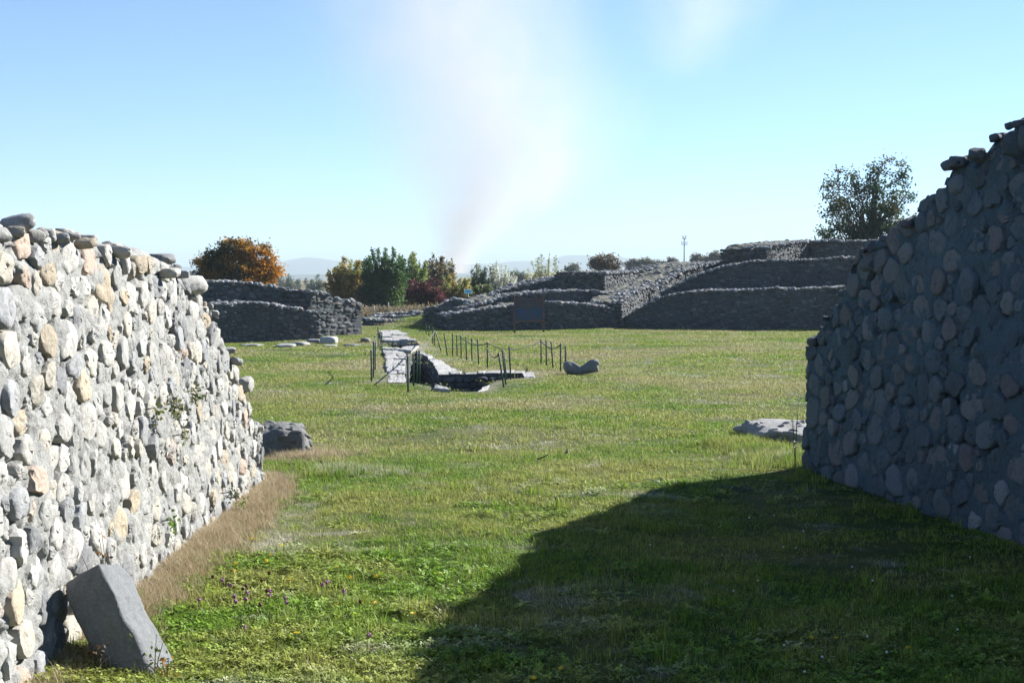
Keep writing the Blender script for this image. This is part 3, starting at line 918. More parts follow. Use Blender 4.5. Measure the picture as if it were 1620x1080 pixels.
SLABS = []
def strip(inner, outer, n, seed, z0=-.11, th=.13, gap=.02, cols=1):
    r_ = np.random.default_rng(seed)
    I = np.array(PX(inner)); O = np.array(PX(outer))
    def samp(A, t):
        s = np.concatenate([[0], np.cumsum(np.linalg.norm(np.diff(A, axis=0), axis=1))]); s /= s[-1]
        return np.array([np.interp(t, s, A[:, 0]), np.interp(t, s, A[:, 1])])
    ts = np.linspace(0, 1, n + 1); ts[1:-1] += r_.uniform(-.25, .25, n - 1) / n
    g = gap / max(np.linalg.norm(I[-1] - I[0]), .5)
    for i in range(n):
        t0, t1 = ts[i] + g / 2, ts[i + 1] - g / 2
        cuts = [0] + sorted(r_.uniform(.35, .65, cols - 1)) + [1]
        for k in range(cols):
            f0, f1 = cuts[k] + .01, cuts[k + 1] - .01
            if k == cols - 1: f1 = cuts[k + 1] + r_.uniform(-.12, .08)
            q = [samp(I, t0) * (1 - f0) + samp(O, t0) * f0, samp(I, t1) * (1 - f0) + samp(O, t1) * f0,
                 samp(I, t1) * (1 - f1) + samp(O, t1) * f1, samp(I, t0) * (1 - f1) + samp(O, t0) * f1]
            SLABS.append([tuple(v) for v in q])
            slab_block(q, z0, th + r_.uniform(-.02, .03), seed * 50 + i * 3 + k, (.28, .275, .265), ch, cx=cx0, cy=cy0)
strip([(642, 606), (640, 585), (643, 567), (640, 556), (632, 552)], [(615, 606), (612, 585), (610, 567), (607, 556), (606, 551)], 12, 1, cols=2)
strip([(694, 593.8), (826, 591.3)], [(694, 589.5), (832, 588)], 7, 2)
strip([(693, 594), (688, 582), (678, 569), (668, 561), (656, 559)], [(730, 589), (712, 581), (695, 571.5), (680, 563), (664, 556)], 9, 3, cols=1)
strip([(829, 598), (825, 590.5)], [(846, 597), (842, 590)], 1, 4)
strip([(604, 538.4), (598, 523)], [(657, 538.4), (628, 521.5)], 5, 5, cols=2)
strip([(632, 556), (637, 550.5)], [(650, 558), (664, 549)], 1, 6, th=.17)
strip([(606, 541.2), (657, 541.2)], [(606, 538.6), (657, 538.6)], 4, 7, th=.18)
strip([(686, 618), (688, 611.5)], [(714, 621.5), (708, 617)], 1, 8)
strip([(757, 620.5), (762, 615)], [(770, 617), (774, 610)], 1, 9)

# ------------------------------------------------------------------ loose stones and slabs
def loose(name, label, px, py, wpx, hpx, seed, col, depth=.3, group=None, cat='stone', boxy=.7, mat=None, z=None):
    x, y = G(px, py); w = wpx / F * y; h = hpx / F * y
    V, Fc = ICO[3]; V = V.copy()
    V = V / np.max(np.abs(V), axis=1)[:, None] ** boxy
    V *= (1 + .22 * fbm(V[:, 0] * 1.2 + seed, V[:, 1] * 1.2, V[:, 2] * 1.2, seed, 4))[:, None]
    V *= (w / 2 / 1.05, depth / 2, h * .62)
    o = mobj(name, V, Fc, mat or M_slab, np.tile(np.array(col), (len(V), 1)), label=label, cat=cat, group=group)
    o.location = (x, y, float(gh(np.array([x]), np.array([y]))[0]) + h * .35); o.rotation_euler = (0, 0, random.uniform(-.3, .3))
    return o
loose('stone_block', 'white squared stone block lying in front of the left ruins', 520, 542, 27, 12, 1, (.34, .34, .33), .5, boxy=.85)
loose('stone_slab', 'wide flat grey slab in the grass, leftmost by the front left tier', 398, 546, 34, 4, 2, (.22, .22, .21), .7)
loose('stone_slab', 'low flat slab between two others at the foot of the front left tier', 452, 547, 32, 5, 3, (.25, .25, .24), .9)
loose('stone_slab', 'flat slab lying just right of the low one at the tier foot', 475, 544, 24, 6, 4, (.25, .25, .24), .6)
loose('stone_slab', 'slab tilted against the dark foot of the front left tier', 497, 541, 24, 6, 5, (.2, .2, .2), .5)
loose('stone_slab', 'thin pale slab lying before the white block', 522, 546, 22, 2.5, 6, (.28, .28, .27), .5)
loose('stone_slab', 'dark flat slab between white block and channel', 557, 547, 22, 4, 7, (.12, .12, .12), .6)
loose('boulder', 'rounded brown boulder at the corner of the end block', 578, 541, 17, 8, 8, (.14, .13, .12), .5, boxy=.4, cat='boulder')
# saddle-shaped carved stone right of the posts
def saddle():
    x, y = G(920, 591)
    pts = np.array([(-.36, 0, .10), (-.28, .02, .13), (-.14, .0, .06), (.0, 0, .03), (.12, 0, .07), (.26, .01, .14), (.36, 0, .12)])
    rad = np.array([.10, .15, .13, .10, .12, .15, .11])
    sp = Soup()
    V, Fc = tube(np.repeat(pts, 1, 0), rad, 20)
    V[:, 2] *= .95
    # refine: scale blend and noise
    V += .06 * np.stack([fbm(V[:, 0] * 6, V[:, 1] * 8, V[:, 2] * 8 + k * 9, 3 + k, 3) for k in range(3)], 1)
    o = mobj('carved_stone', V * 1.02, Fc, M_block, np.tile((.15, .155, .155), (len(V), 1)), label='weathered saddle-shaped stone lying on grass right of the last post', cat='stone')
    md = o.modifiers.new('sub', 'SUBSURF'); md.levels = md.render_levels = 2
    o.location = (x, y, float(gh(np.array([x]), np.array([y]))[0]) + .06)
saddle()

# leaning squared block against the left wall
def leaning():
    L_, W_, D_ = .62, .245, .34
    bm = bmesh.new()
    bmesh.ops.create_cube(bm, size=2)
    bmesh.ops.subdivide_edges(bm, edges=list(bm.edges), cuts=17, use_grid_fill=True)
    bmesh.ops.triangulate(bm, faces=bm.faces[:])
    V = np.array([v.co[:] for v in bm.verts]); Fc = np.array([[v.index for v in f.verts] for f in bm.faces]); bm.free()
    hd = np.array([W_, D_, L_]) / 2; r0 = .02
    V = V * hd; V[:, 0] *= np.where(V[:, 2] > 0, .94, 1)
    inner = np.clip(V, -(hd - r0), hd - r0); dlt = V - inner; ln = np.linalg.norm(dlt, axis=1)[:, None] + 1e-9
    V = np.where(ln > r0, inner + dlt / ln * r0, V)
    V += .022 * np.stack([fbm(V[:, 0] * 7, V[:, 1] * 9, V[:, 2] * 9 + k * 9, 3 + k, 5) for k in range(3)], 1)
    rc = np.random.default_rng(4)
    for _ in range(9):
        n_ = np.array([rc.choice([-1, 1]), rc.choice([-1, 1]), rc.choice([-1, 0, 1])]) * rc.uniform(.5, 1, 3); n_ /= np.linalg.norm(n_)
        e_ = V @ n_; lim = e_.max() - rc.uniform(.012, .03); V = V - n_ * np.maximum(e_ - lim, 0)[:, None]
    edge = (np.abs(V[:, 0]) > W_ * .4).astype(float) * (np.abs(V[:, 1]) > D_ * .4)
    V[:, :2] *= (1 - .07 * edge * np.clip(fbm(V[:, 2] * 12, V[:, 0] * 3, 0, 8, 3) + .2, 0, 1))[:, None]
    o = mobj('leaning_block', V, Fc, M_block, np.tile((.135, .142, .145), (len(V), 1)), label='squared grey stone block leaning against the sunlit cobble wall', cat='stone block')
    o.matrix_world = Matrix.Translation((-2.03, 7.27, .20)) @ Matrix.Rotation(math.radians(-6), 4, 'Z') @ Matrix.Rotation(math.radians(-8), 4, 'X') @ Matrix.Rotation(math.radians(-29), 4, 'Y')
leaning()

# ------------------------------------------------------------------ posts and ropes
def post_mesh(h):
    sp = Soup()
    V, Fc = tube([(0, 0, -.15), (0, 0, h * .5), (0, 0, h - .012), (0, 0, h)], [.0165, .0165, .0165, .010], 8); sp.add(V, Fc)
    return sp
posts = [  # base px,py, top px,py, label
 ('row left of the channel', [(587, 603, 587, 553), (590, 598, 591, 540), (593, 583, 593.5, 529), (598, 550, 598, 517), (601, 554, 601.5, 523), (604, 561, 604, 523)]),
 ('cluster at the near left corner of the channel', [(645, 620, 645, 560), (654, 610, 653.5, 558), (659.5, 608, 659.5, 554), (664.5, 604.5, 663, 553)]),
 ('cluster at the front right of the channel', [(797, 612, 788.5, 556), (800, 608, 794.5, 551.5), (801.5, 601, 796.5, 555), (808, 600, 805.5, 547)]),
 ('curved bank row', [(771, 582, 771, 540), (757, 575, 755.5, 535), (746.5, 569, 746, 533.5), (738, 569, 737, 531.5), (729.5, 567, 729, 528.5), (723, 562, 722.5, 528), (716, 562, 716, 526), (707.5, 561.5, 702.5, 525), (698, 555, 689, 523), (687, 547, 687.5, 520.5), (684.5, 544, 684.5, 517), (678.5, 533, 678.5, 516), (674, 528, 674, 514)]),
 ('row before the dug earth', [(856, 574, 856, 533.5), (864.5, 578, 864, 536.5), (875, 583, 872, 540), (887, 587, 887, 542), (895, 584, 894.5, 546)]),
]
ordn = ['nearest', 'second', 'third', 'fourth', 'fifth', 'sixth', 'seventh', 'eighth', 'ninth', 'tenth', 'eleventh', 'twelfth', 'farthest']
TOPS = {}
for gi, (gname, lst) in enumerate(posts):
    for k, (bx, by, tx, ty) in enumerate(lst):
        x, y = G(bx, by); z = float(gh(np.array([x]), np.array([y]))[0])
        h = (by - ty) / F * y + z * .0
        lean = math.atan2((tx - bx), (by - ty))
        nth = ordn[k] if k < len(lst) - 1 else ('last' if k < 12 else 'farthest')
        tilt = ', leaning left' if tx < bx - 2 else ''
        nm = {0: 'left-hand', 1: 'near-left', 2: 'front-right', 3: 'bank', 4: 'right-hand'}[gi]
        root = empty('fence_post', (x, y, z), f'green metal post, {nth} in the {gname}{tilt}', 'fence post', 'green posts round the channel')
        root.rotation_euler = (0, lean, 0)
        sp = post_mesh(h); o = sp.build('post', M_green, root)
        V, Fc = tube([(0.02 * math.cos(a), 0, h - .03 + .02 * math.sin(a)) for a in np.linspace(0, 2 * np.pi, 9)], .004, 4); ro = mobj('ring', V, Fc, M_green, parent=root)
        TOPS[(gi, k)] = np.array([x + math.sin(lean) * h, y, z + math.cos(lean) * h - .04])
def rope(a, b, sag, label):
    t = np.linspace(0, 1, 15)[:, None]
    P = a * (1 - t) + b * t; P[:, 2] -= (4 * t * (1 - t) * sag)[:, 0]
    V, Fc = tube(P - P[0], .013, 5)
    o = mobj('rope', V, Fc, M_rope, label=label, cat='rope'); o.location = P[0]
rope(TOPS[(3, 0)], TOPS[(4, 0)], .16, 'slack rope hanging between the bank row and the right row of posts')
rope(TOPS[(4, 0)], TOPS[(4, 3)] , .12, 'rope slung along the right row of green posts')
rope(TOPS[(3, 0)] - (0, 0, .1), TOPS[(2, 0)], .12, 'rope from the bank row down to the front right cluster of posts')
rope(TOPS[(3, 9)], TOPS[(1, 3)], .05, 'green rope running down across the channel to the near left cluster')
rope(TOPS[(3, 0)], TOPS[(3, 4)], .10, 'rope slung between the nearer posts of the bank row')
rope(TOPS[(0, 0)], TOPS[(0, 2)], .06, 'rope along the nearer posts left of the channel')
for k, (bx, by, hpx) in enumerate([(591, 492, 9), (614, 491, 13)]):
    y = 72.0 + k; x = WX(bx, y)
    V, Fc = tube([(0, 0, -.2), (0, .0, WZ(by - hpx, y) * .6), (0.01, 0, WZ(by - hpx, y))], [.05, .045, .04], 6)
    o = mobj('wooden_stake', V, Fc, plain_mat('grey_wood', (.35, .34, .31), .9), label=('short' if k == 0 else 'taller') + ' grey wooden stake standing beyond the stone rows', cat='stake', group='stakes beyond the stone rows'); o.location = (x, y, 0)

# ------------------------------------------------------------------ information board
def board():
    y = 54.0 - 1.2; k = y / F
    x0, x1 = WX(814, y), WX(860, y)
    xc = (x0 + x1) / 2; W = x1 - x0
    root = empty('information_board', (xc, y, 0), 'wooden information board with a sloping dark panel on two legs before the front tier', 'sign')
    w2 = W / 2
    zt, zb = WZ(474, y), WZ(506, y)
    for sx in (-1, 1):
        sp = Soup(); sp.add(*boxvf((sx * w2 - .035, -.04, -.2), (sx * w2 + .035, .04, zb + .25))); sp.build('leg', M_wood, root, smooth=False)
        sp = Soup(); V, Fc = boxvf((sx * w2 - .03, -.03, 0), (sx * w2 + .03, .03, .95)); 
        V[:, 1] += V[:, 2] * .45; V[:, 2] += zb - .05; V[:, 1] -= .02; sp.add(V, Fc); sp.build('brace', M_wood, root, smooth=False)
    m, nt, out = mat_new('board_print'); N = NT(nt)
    pos = N.n('ShaderNodeTexCoord').outputs['Object']
    n = N.noise(pos, 5, 4)
    sepp = N.n('ShaderNodeSeparateXYZ', i_0=pos)
    c = N.mix(N.ramp(n, .45, .6), (.045, .075, .11), (.07, .07, .075))
    b = N.n('ShaderNodeBsdfPrincipled', i_Roughness=.85); b.inputs['Specular IOR Level'].default_value = .15; nt.links.new(c, b.inputs['Base Color']); nt.links.new(b.outputs[0], out.inputs[0])
    # lower (reading) panel and upper shading panel
    def slab(name, za, zb_, ya, yb, mat, th=.03, inset=0.0):
        V = np.array([(-w2 + inset, ya, za), (w2 - inset, ya, za), (w2 - inset, yb, zb_), (-w2 + inset, yb, zb_)], float)
        nrm = np.cross(V[1] - V[0], V[3] - V[0]); nrm /= np.linalg.norm(nrm)
        V2 = V - nrm * th
        VV = np.vstack([V, V2])
        Fc = np.array([(0, 1, 2, 3), (7, 6, 5, 4), (0, 4, 5, 1), (1, 5, 6, 2), (2, 6, 7, 3), (3, 7, 4, 0)])
        return mobj(name, VV, Fc, mat, smooth=False, parent=root)
    zm = WZ(488, y)
    slab('panel', zb, zm, -.10, .16, m)
    slab('upper_panel', zm + .02, zt, .18, .38, plain_mat('grey_board', (.08, .065, .06), .9, 4, .3))
    slab('frame_rail', zb - .05, zb - .004, -.13, -.115, M_wood, .05)
    slab('top_rail', zt + .004, zt + .045, .39, .41, M_wood, .05)
board()
# small pale blue sign by the shrubs
def small_sign():
    y = 66.0; x = WX(740.5, y)
    root = empty('small_sign', (x, y, 0), 'small blue and white sign plate on a thin pole before the bushes', 'sign')
    V, Fc = tube([(0, 0.03, 0), (0, .03, WZ(462, y))], .02, 6); mobj('pole', V, Fc, M_green, parent=root)
    w = 6.2 / F * y; z0, z1 = WZ(464.5, y), WZ(457.5, y)
    sp = Soup(); sp.add(*boxvf((-w, -.02, z0), (w, .01, z1)), (.45, .75, .85)); sp.build('plate', attr_mat('sign_plate', 0, .4), root, smooth=False)
    sp = Soup(); sp.add(*boxvf((-w * .8, -.03, z0 + .06), (w * .8, -.022, z1 - .06)), (.10, .42, .62)); sp.build('print', attr_mat('sign_print', 0, .4), root, smooth=False)
small_sign()

# utility pole
def utility_pole():
    y = 260.0; x = WX(1082, y); k = y / F
    top = WZ(377, y)
    root = empty('utility_pole', (x, y, 0), 'slim grey utility pole with insulator arms rising behind the ruins', 'utility pole')
    m = plain_mat('concrete_pole', (.22, .24, .26), .8, 3)
    V, Fc = tube([(0, 0, -.3), (0, 0, top * .5), (0, 0, top)], [.15, .12, .09], 8); mobj('pole', V, Fc, m, parent=root)
    for z, w in ((WZ(387, y), 5 * k), (WZ(378, y), 3 * k)):
        sp = Soup(); sp.add(*boxvf((-w, -.1, z - .05), (w, .1, z + .05))); ar = sp.build('cross_arm', m, root, smooth=False)
        for sx in (-1, -.5, .5, 1):
            sp = Soup(); V, Fc = tube([(sx * w * .92, 0, z + .1), (sx * w * .92, 0, z + .3), (sx * w * .92, 0, z + .65)], [.035, .06, .03], 6); sp.add(V, Fc); sp.build('insulator', m, ar)
utility_pole()
# far roof left
def shed():
    y = 140.0
    root = empty('shed', (WX(285, y), y, 0), 'long dark low roof of a farm shed seen left of the orange tree', 'shed')
    w = 55 / F * y; z1 = WZ(429, y); z0 = WZ(434, y)
    mobj('roof', np.array([(-w, -2, z0), (w, -2, z0), (w, 2, z1), (-w, 2, z1), (-w, 6, z0), (w, 6, z0), (-w, -2, z0 - .15), (w, -2, z0 - .15), (-w, 6, z0 - .15), (w, 6, z0 - .15)]),
         [[0, 1, 2, 3], [3, 2, 5, 4], [6, 7, 1, 0], [4, 5, 9, 8], [0, 3, 4, 8, 6], [1, 7, 9, 5, 2], [6, 8, 9, 7]], plain_mat('dark_roof', (.05, .055, .06), .7, 2), smooth=False, parent=root)
    sp = Soup(); sp.add(*boxvf((-w * .97, -1.6, -.2), (w * .97, 5.6, z0 - .16)), (.3, .3, .3)); sp.build('wall', M_rubble, root, smooth=False)
shed()

# ------------------------------------------------------------------ vegetation beyond
def leaves_soup(P, size, cols, r_, asp=1.6, droop=0.0):
    n = len(P)
    d = r_.normal(size=(n, 3)); d[:, 2] -= droop; d /= np.linalg.norm(d, axis=1)[:, None]
    e = r_.normal(size=(n, 3)); e -= (e * d).sum(1)[:, None] * d; e /= np.linalg.norm(e, axis=1)[:, None]
    s = (size * r_.uniform(.6, 1.3, n))[:, None]
    V = np.stack([P, P + d * s * asp * .5 + e * s * .5, P + d * s * asp, P + d * s * asp * .5 - e * s * .5], 1).reshape(-1, 3)
    Fc = (np.arange(n) * 4)[:, None] + np.array([0, 1, 2, 3])
    C = np.repeat(cols, 4, axis=0)
    return V, Fc, C

def pick_cols(P, pal, r_, seed, scale=.8, side=None):
    pal = np.array(pal)
    t = fbm(P[:, 0] * scale, P[:, 1] * scale, P[:, 2] * scale, seed, 3) * 1.6 + .5 + r_.normal(0, .16, len(P))
    if side is not None: t = t + side
    t = np.clip(t, 0, .999) * (len(pal) - 1)
    i = np.floor(t).astype(int); f = (t - i)[:, None]
    return (pal[i] * (1 - f) + pal[np.minimum(i + 1, len(pal) - 1)] * f) * r_.uniform(.7, 1.3, (len(P), 1))

def crown_tree(name, label, cat, y, lobes, trunk_px, base_z, nclump, nleaf, lsize, pal, seed, clump_r=.35, trunk_r=.12, group=None, sidefn=None, scale=.8, shell=.55):
    """lobes: (px, py, rx_px, rz_px)"""
    r_ = np.random.default_rng(seed)
    k = y / F; x0 = WX(trunk_px, y)
    root = empty(name, (x0, y, base_z), label, cat, group)
    cl = []
    area = np.array([a[2] * a[3] for a in lobes], float); area /= area.sum()
    for _ in range(nclump):
        px, py, rx, rz = lobes[r_.choice(len(lobes), p=area)]
        v = r_.normal(size=3); v /= np.linalg.norm(v); v *= r_.random() ** (1 / 3 * shell) * r_.uniform(.8, 1.06)
        cl.append((WX(px, y) - x0 + v[0] * rx * k, v[1] * rx * k * .9, WZ(py, y) - base_z + v[2] * rz * k))
    cl = np.array(cl); cl = cl[cl[:, 2] > .15]
    sp = Soup()
    hc = np.median(cl[:, 2]); P0 = np.array([0, 0, -.2]); P1 = np.array([0, 0, hc * .35])
    V, Fc = tube([P0, (P0 + P1) / 2 + (.03, 0, 0), P1, (0.05, 0, hc * .8)], [trunk_r, trunk_r * .85, trunk_r * .7, trunk_r * .4], 7); sp.add(V, Fc)
    for c in cl[::2]:
        st = np.array([0, 0, hc * r_.uniform(.3, .75)])
        mid = (st + c) / 2 + r_.normal(0, .08, 3) * np.linalg.norm(c - st) + (0, 0, .06 * np.linalg.norm(c - st))
        V, Fc = tube([st, mid, c], [trunk_r * .35, trunk_r * .2, trunk_r * .06], 4, False); sp.add(V, Fc)
    sp.build('trunk', M_bark, root)
    m = max(1, nleaf // len(cl))
    P = np.repeat(cl, m, axis=0)
    off = r_.normal(size=P.shape) * clump_r * np.array([1, 1, .75])
    # a few fine twigs
    P = P + off * r_.uniform(.3, 1.2, (len(P), 1))
    side = sidefn(P) if sidefn else None
    V, Fc, C = leaves_soup(P, np.full(len(P), lsize), pick_cols(P, pal, r_, seed, scale, side), r_)
    mobj('crown', V, Fc, M_leaf, C, parent=root, smooth=False)
    return root

def shrub(name, label, cat, y, px, wpx, top, base_py, nst, nleaf, lsize, pal, seed, group=None, spread=.55, low=.1, zj=.3, sidefn=None, jit=.12, scale=.8, bark=None):
    """upright many-stemmed shrub"""
    r_ = np.random.default_rng(seed)
    nleaf = int(nleaf * 1.6); nst = int(nst * 1.5); pal = [tuple(c * 1.6 for c in q) for q in pal]
    k = y / F; x0 = WX(px, y); w = wpx * 1.2 * k / 2; hT = WZ(top, y)
    root = empty(name, (x0, y, 0), label, cat, group)
    sp = Soup(); LP = []
    for i in range(nst):
        u = r_.uniform(-1, 1)
        a = r_.uniform(0, 6.28); rr = math.sqrt(r_.random())
        ex, ey = rr * math.cos(a) * w, rr * math.sin(a) * w * .8
        hh = hT * (1 - zj * rr ** 2) * r_.uniform(.62, 1.08)
        b = np.array([ex * (1 - spread), ey * (1 - spread), -.1])
        t = np.array([ex, ey, hh])
        m1 = b * .6 + t * .4 + r_.normal(0, .06, 3) * (w); m1[2] = hh * .38
        m2 = b * .25 + t * .75 + r_.normal(0, .05, 3) * (w); m2[2] = hh * .74
        pts = np.array([b, m1, m2, t])
        V, Fc = tube(pts, [.03, .022, .013, .005], 4, False); sp.add(V, Fc)
        nl = nleaf // nst
        tt = low + (1 - low) * r_.random(nl) ** .85
        LPi = np.stack([np.interp(tt, [0, .38, .74, 1], pts[:, c]) for c in range(3)], 1)
        wid = jit * hT * (1.35 - tt * 1.15)
        LP.append(LPi + r_.normal(size=(nl, 3)) * wid[:, None] * (1, 1, .8))
    sp.build('stem', bark or M_bark, root)
    P = np.concatenate(LP); P = P[P[:, 2] > .02]
    side = sidefn(P) if sidefn else None
    V, Fc, C = leaves_soup(P, np.full(len(P), lsize), pick_cols(P, pal, r_, seed, scale, side), r_)
    mobj('foliage', V, Fc, M_leaf, C, parent=root, smooth=False)
    return root

GRN = [(.02, .045, .018), (.03, .065, .02), (.05, .085, .025)]
YGR = [(.07, .10, .03), (.12, .14, .04), (.20, .19, .05), (.16, .11, .03)]
OLV = [(.06, .08, .03), (.09, .10, .035), (.13, .12, .05)]
BRN = [(.06, .06, .03), (.10, .08, .04), (.13, .08, .045), (.08, .10, .04)]
RED = [(.05, .016, .02), (.09, .02, .028), (.14, .035, .045), (.07, .03, .03)]
GRY = [(.10, .13, .10), (.16, .19, .15), (.24, .27, .22)]
ORG = [(.03, .045, .015), (.10, .06, .012), (.26, .13, .014), (.42, .20, .015), (.34, .15, .015)]

crown_tree('autumn_tree', 'round autumn tree with golden orange and dark green leaves behind the left ruins', 'tree', 78,
           [(372, 404, 30, 26), (340, 416, 30, 22), (400, 404, 30, 20), (372, 436, 62, 28), (418, 432, 26, 22), (326, 436, 20, 22), (365, 392, 16, 16), (425, 415, 14, 12)], 372, 0, 260, 26000, .085, ORG, 201, .22, .16,
           sidefn=lambda P: P[:, 0] * .30 - .05 + np.where(P[:, 2] > 3.2, -.25, 0), scale=1.0, shell=.6)
shrub('shrub', 'thin hazy shrub just right of the orange tree', 'shrub', 150, 458, 38, 428, 470, 14, 1500, .11, GRY, 202)
shrub('shrub', 'small faint upright shrub in the gap left of the yellow-green bushes', 'shrub', 150, 497, 30, 432, 470, 12, 1100, .11, GRY, 203)
shrub('shrub', 'yellow-green shrub with rusty lower leaves, first of the bush line', 'shrub', 92, 552, 66, 408, 490, 34, 9000, .09, YGR, 204, sidefn=lambda P: np.where(P[:, 2] < 2.2, .45, -.1), jit=.07)
shrub('shrub', 'low brownish shrub at the foot of the yellow-green one', 'shrub', 88, 583, 36, 440, 490, 18, 3500, .08, BRN, 205, jit=.09)
shrub('shrub', 'tallest dark green shrub with pointed shoots', 'shrub', 88, 608, 62, 396, 492, 44, 14000, .095, GRN, 206, jit=.06, zj=.2)
shrub('shrub', 'tall light green shrub right beside the dark green one', 'shrub', 94, 645, 56, 400, 490, 34, 8500, .09, [(.06, .09, .025), (.10, .14, .035), (.15, .17, .05)], 207, jit=.06)
shrub('shrub', 'bronze brown shrub standing behind the red bush', 'shrub', 98, 688, 62, 405, 488, 34, 7500, .09, BRN, 208, jit=.06)
shrub('shrub', 'slender pale shoots at the left edge of the smoke', 'shrub', 104, 704, 34, 406, 486, 16, 2500, .08, OLV, 209, jit=.05)
crown_tree('red_bush', 'dark red round bush before the green shrubs', 'bush', 84, [(672, 462, 28, 24), (660, 468, 20, 18), (692, 474, 20, 16)], 672, 0, 110, 8500, .075, RED, 210, .16, .05, scale=1.2)
shrub('shrub', 'broad olive shrub below the smoke', 'shrub', 90, 722, 76, 432, 490, 30, 8500, .085, YGR, 211, jit=.09, zj=.45)
shrub('shrub', 'low olive bush right of the small blue sign', 'shrub', 88, 762, 46, 448, 480, 20, 4500, .085, OLV, 212, jit=.1, zj=.45)
shrub('shrub', 'grey-green shrub with dark leaves right of the smoke', 'shrub', 98, 757, 32, 416, 480, 22, 3600, .09, [(.05, .08, .04), (.08, .11, .06), (.14, .16, .10)], 213, jit=.05)
shrub('shrub', 'silvery pale shrub fanning out right of the smoke', 'shrub', 98, 791, 46, 414, 480, 30, 5200, .075, [(.20, .22, .16), (.30, .31, .25), (.38, .39, .33)], 214, jit=.05, spread=.8)
crown_tree('tree', 'small blue-grey tree far off between silvery and sparse shrub', 'tree', 240, [(820, 436, 13, 8)], 820, 0, 30, 1800, .22, GRY, 215, .35, .1)
shrub('shrub', 'sparse pale shrub with yellow leaves low down, over the central crest', 'shrub', 84, 864, 56, 404, 470, 34, 4600, .075, [(.28, .24, .06), (.20, .20, .09), (.20, .22, .15)], 216, jit=.055, spread=.7, sidefn=lambda P: np.where(P[:, 2] > 2.3, .35, -.35))
crown_tree('oak_tree', 'small round brown-leaved tree standing over the crest of the ruins', 'tree', 130, [(957, 412, 16, 9), (943, 416, 11, 8), (970, 418, 12, 8), (955, 422, 24, 7)], 955, 0, 60, 3600, .12, [(.07, .06, .04), (.11, .07, .05), (.08, .09, .05)], 217, .28, .13)
fl = [(905, 426, 10, 5, 'low grey tree between sparse shrub and brown-leaved tree'), (1000, 420, 9, 7, 'thin olive tree just right of the brown-leaved tree'), (1021, 418, 14, 7, 'broad flat brown tree on the far tree line'),
      (1044, 421, 9, 6, 'small tree left of the utility pole'), (1062, 418, 5, 8, 'narrow tree immediately left of the utility pole'), (1105, 411, 12, 8, 'roundest olive tree right of the utility pole'),
      (1130, 409, 8, 8, 'bluish tree second to the right of the utility pole'), (1152, 408, 11, 7, 'bluish tree where the far line meets the right ruins')]
for i, (px, py, rx, rz, lb) in enumerate(fl):
    crown_tree('far_tree', lb, 'tree', 300, [(px, py, rx, rz)], px, 0, 40, 2200, .28, [(.07, .065, .05), (.10, .08, .055), (.08, .10, .07)], 220 + i, .4, .15, group='trees on the far line')
# continuous far hedge
def hedge():
    r_ = np.random.default_rng(5)
    n = 26000
    x = r_.uniform(WX(880, 290), WX(1250, 290), n); y = r_.uniform(284, 300, n)
    zt = 2.4 + 2.0 * fbm(x * .12, y * .1, 0, 44, 4) + np.clip((x - WX(1000, 290)) / 20, 0, 1) * 1.4
    z = np.maximum(zt, .5) * r_.random(n) ** .6
    P = np.stack([x, y, z], 1)
    V, Fc, C = leaves_soup(P, np.full(n, .3), pick_cols(P, [(.07, .06, .045), (.11, .085, .06), (.09, .09, .06)], r_, 9, .1), r_)
    mobj('hedgerow', V, Fc, M_leaf, C, smooth=False, kind='stuff', label='low brown hedgerow along the far field behind the ruins', cat='hedge')
    n = 9000
    x = r_.uniform(WX(420, 76), WX(720, 76), n); y = r_.uniform(72, 80, n); z = r_.random(n) * .42 * (1 + .6 * fbm(x * .6, y * .3, 0, 4, 2))
    P = np.stack([x, y, z], 1)
    V, Fc, C = leaves_soup(P, np.full(n, .06), pick_cols(P, [(.13, .10, .06), (.18, .14, .09), (.09, .095, .04)], r_, 19, .5), r_, 3.5)
    mobj('dry_brush', V, Fc, M_leaf, C, smooth=False, kind='stuff', label='low tangle of dry brown weeds under the bush line', cat='weeds')
hedge()
# right tree: open, leafy, two lobes
crown_tree('leafy_tree', 'open leafy tree with two lobes standing above the right ruins', 'tree', 74,
           [(1335, 300, 33, 40), (1345, 345, 48, 34), (1405, 285, 36, 38), (1420, 335, 38, 40), (1325, 375, 36, 22), (1390, 370, 50, 28), (1375, 320, 26, 30)], 1372, .4, 220, 10500, .09,
           [(.02, .045, .025), (.03, .065, .032), (.05, .075, .03), (.075, .068, .03)], 240, .24, .17, scale=.6, shell=.75,
           sidefn=lambda P: np.where(P[:, 0] > .8, .25, -.15) * 1.0)

# ------------------------------------------------------------------ turf
def blade(soup_V, soup_F, soup_C, base, yaw, h, w, bend, col, n0):
    dx, dy = math.cos(yaw), math.sin(yaw)
    px_, py_ = -dy * w, dx * w
    b = base
    p1 = b + np.array([dx * bend * .35, dy * bend * .35, h * .55])
    p2 = b + np.array([dx * bend, dy * bend, h])
    soup_V += [b + (px_, py_, 0), b - (px_, py_, 0), p1 + (px_ * .8, py_ * .8, 0), p1 - (px_ * .8, py_ * .8, 0), p2]
    soup_F += [(n0, n0 + 1, n0 + 3), (n0, n0 + 3, n0 + 2), (n0 + 2, n0 + 3, n0 + 4)]
    soup_C += [col] * 5
    return n0 + 5

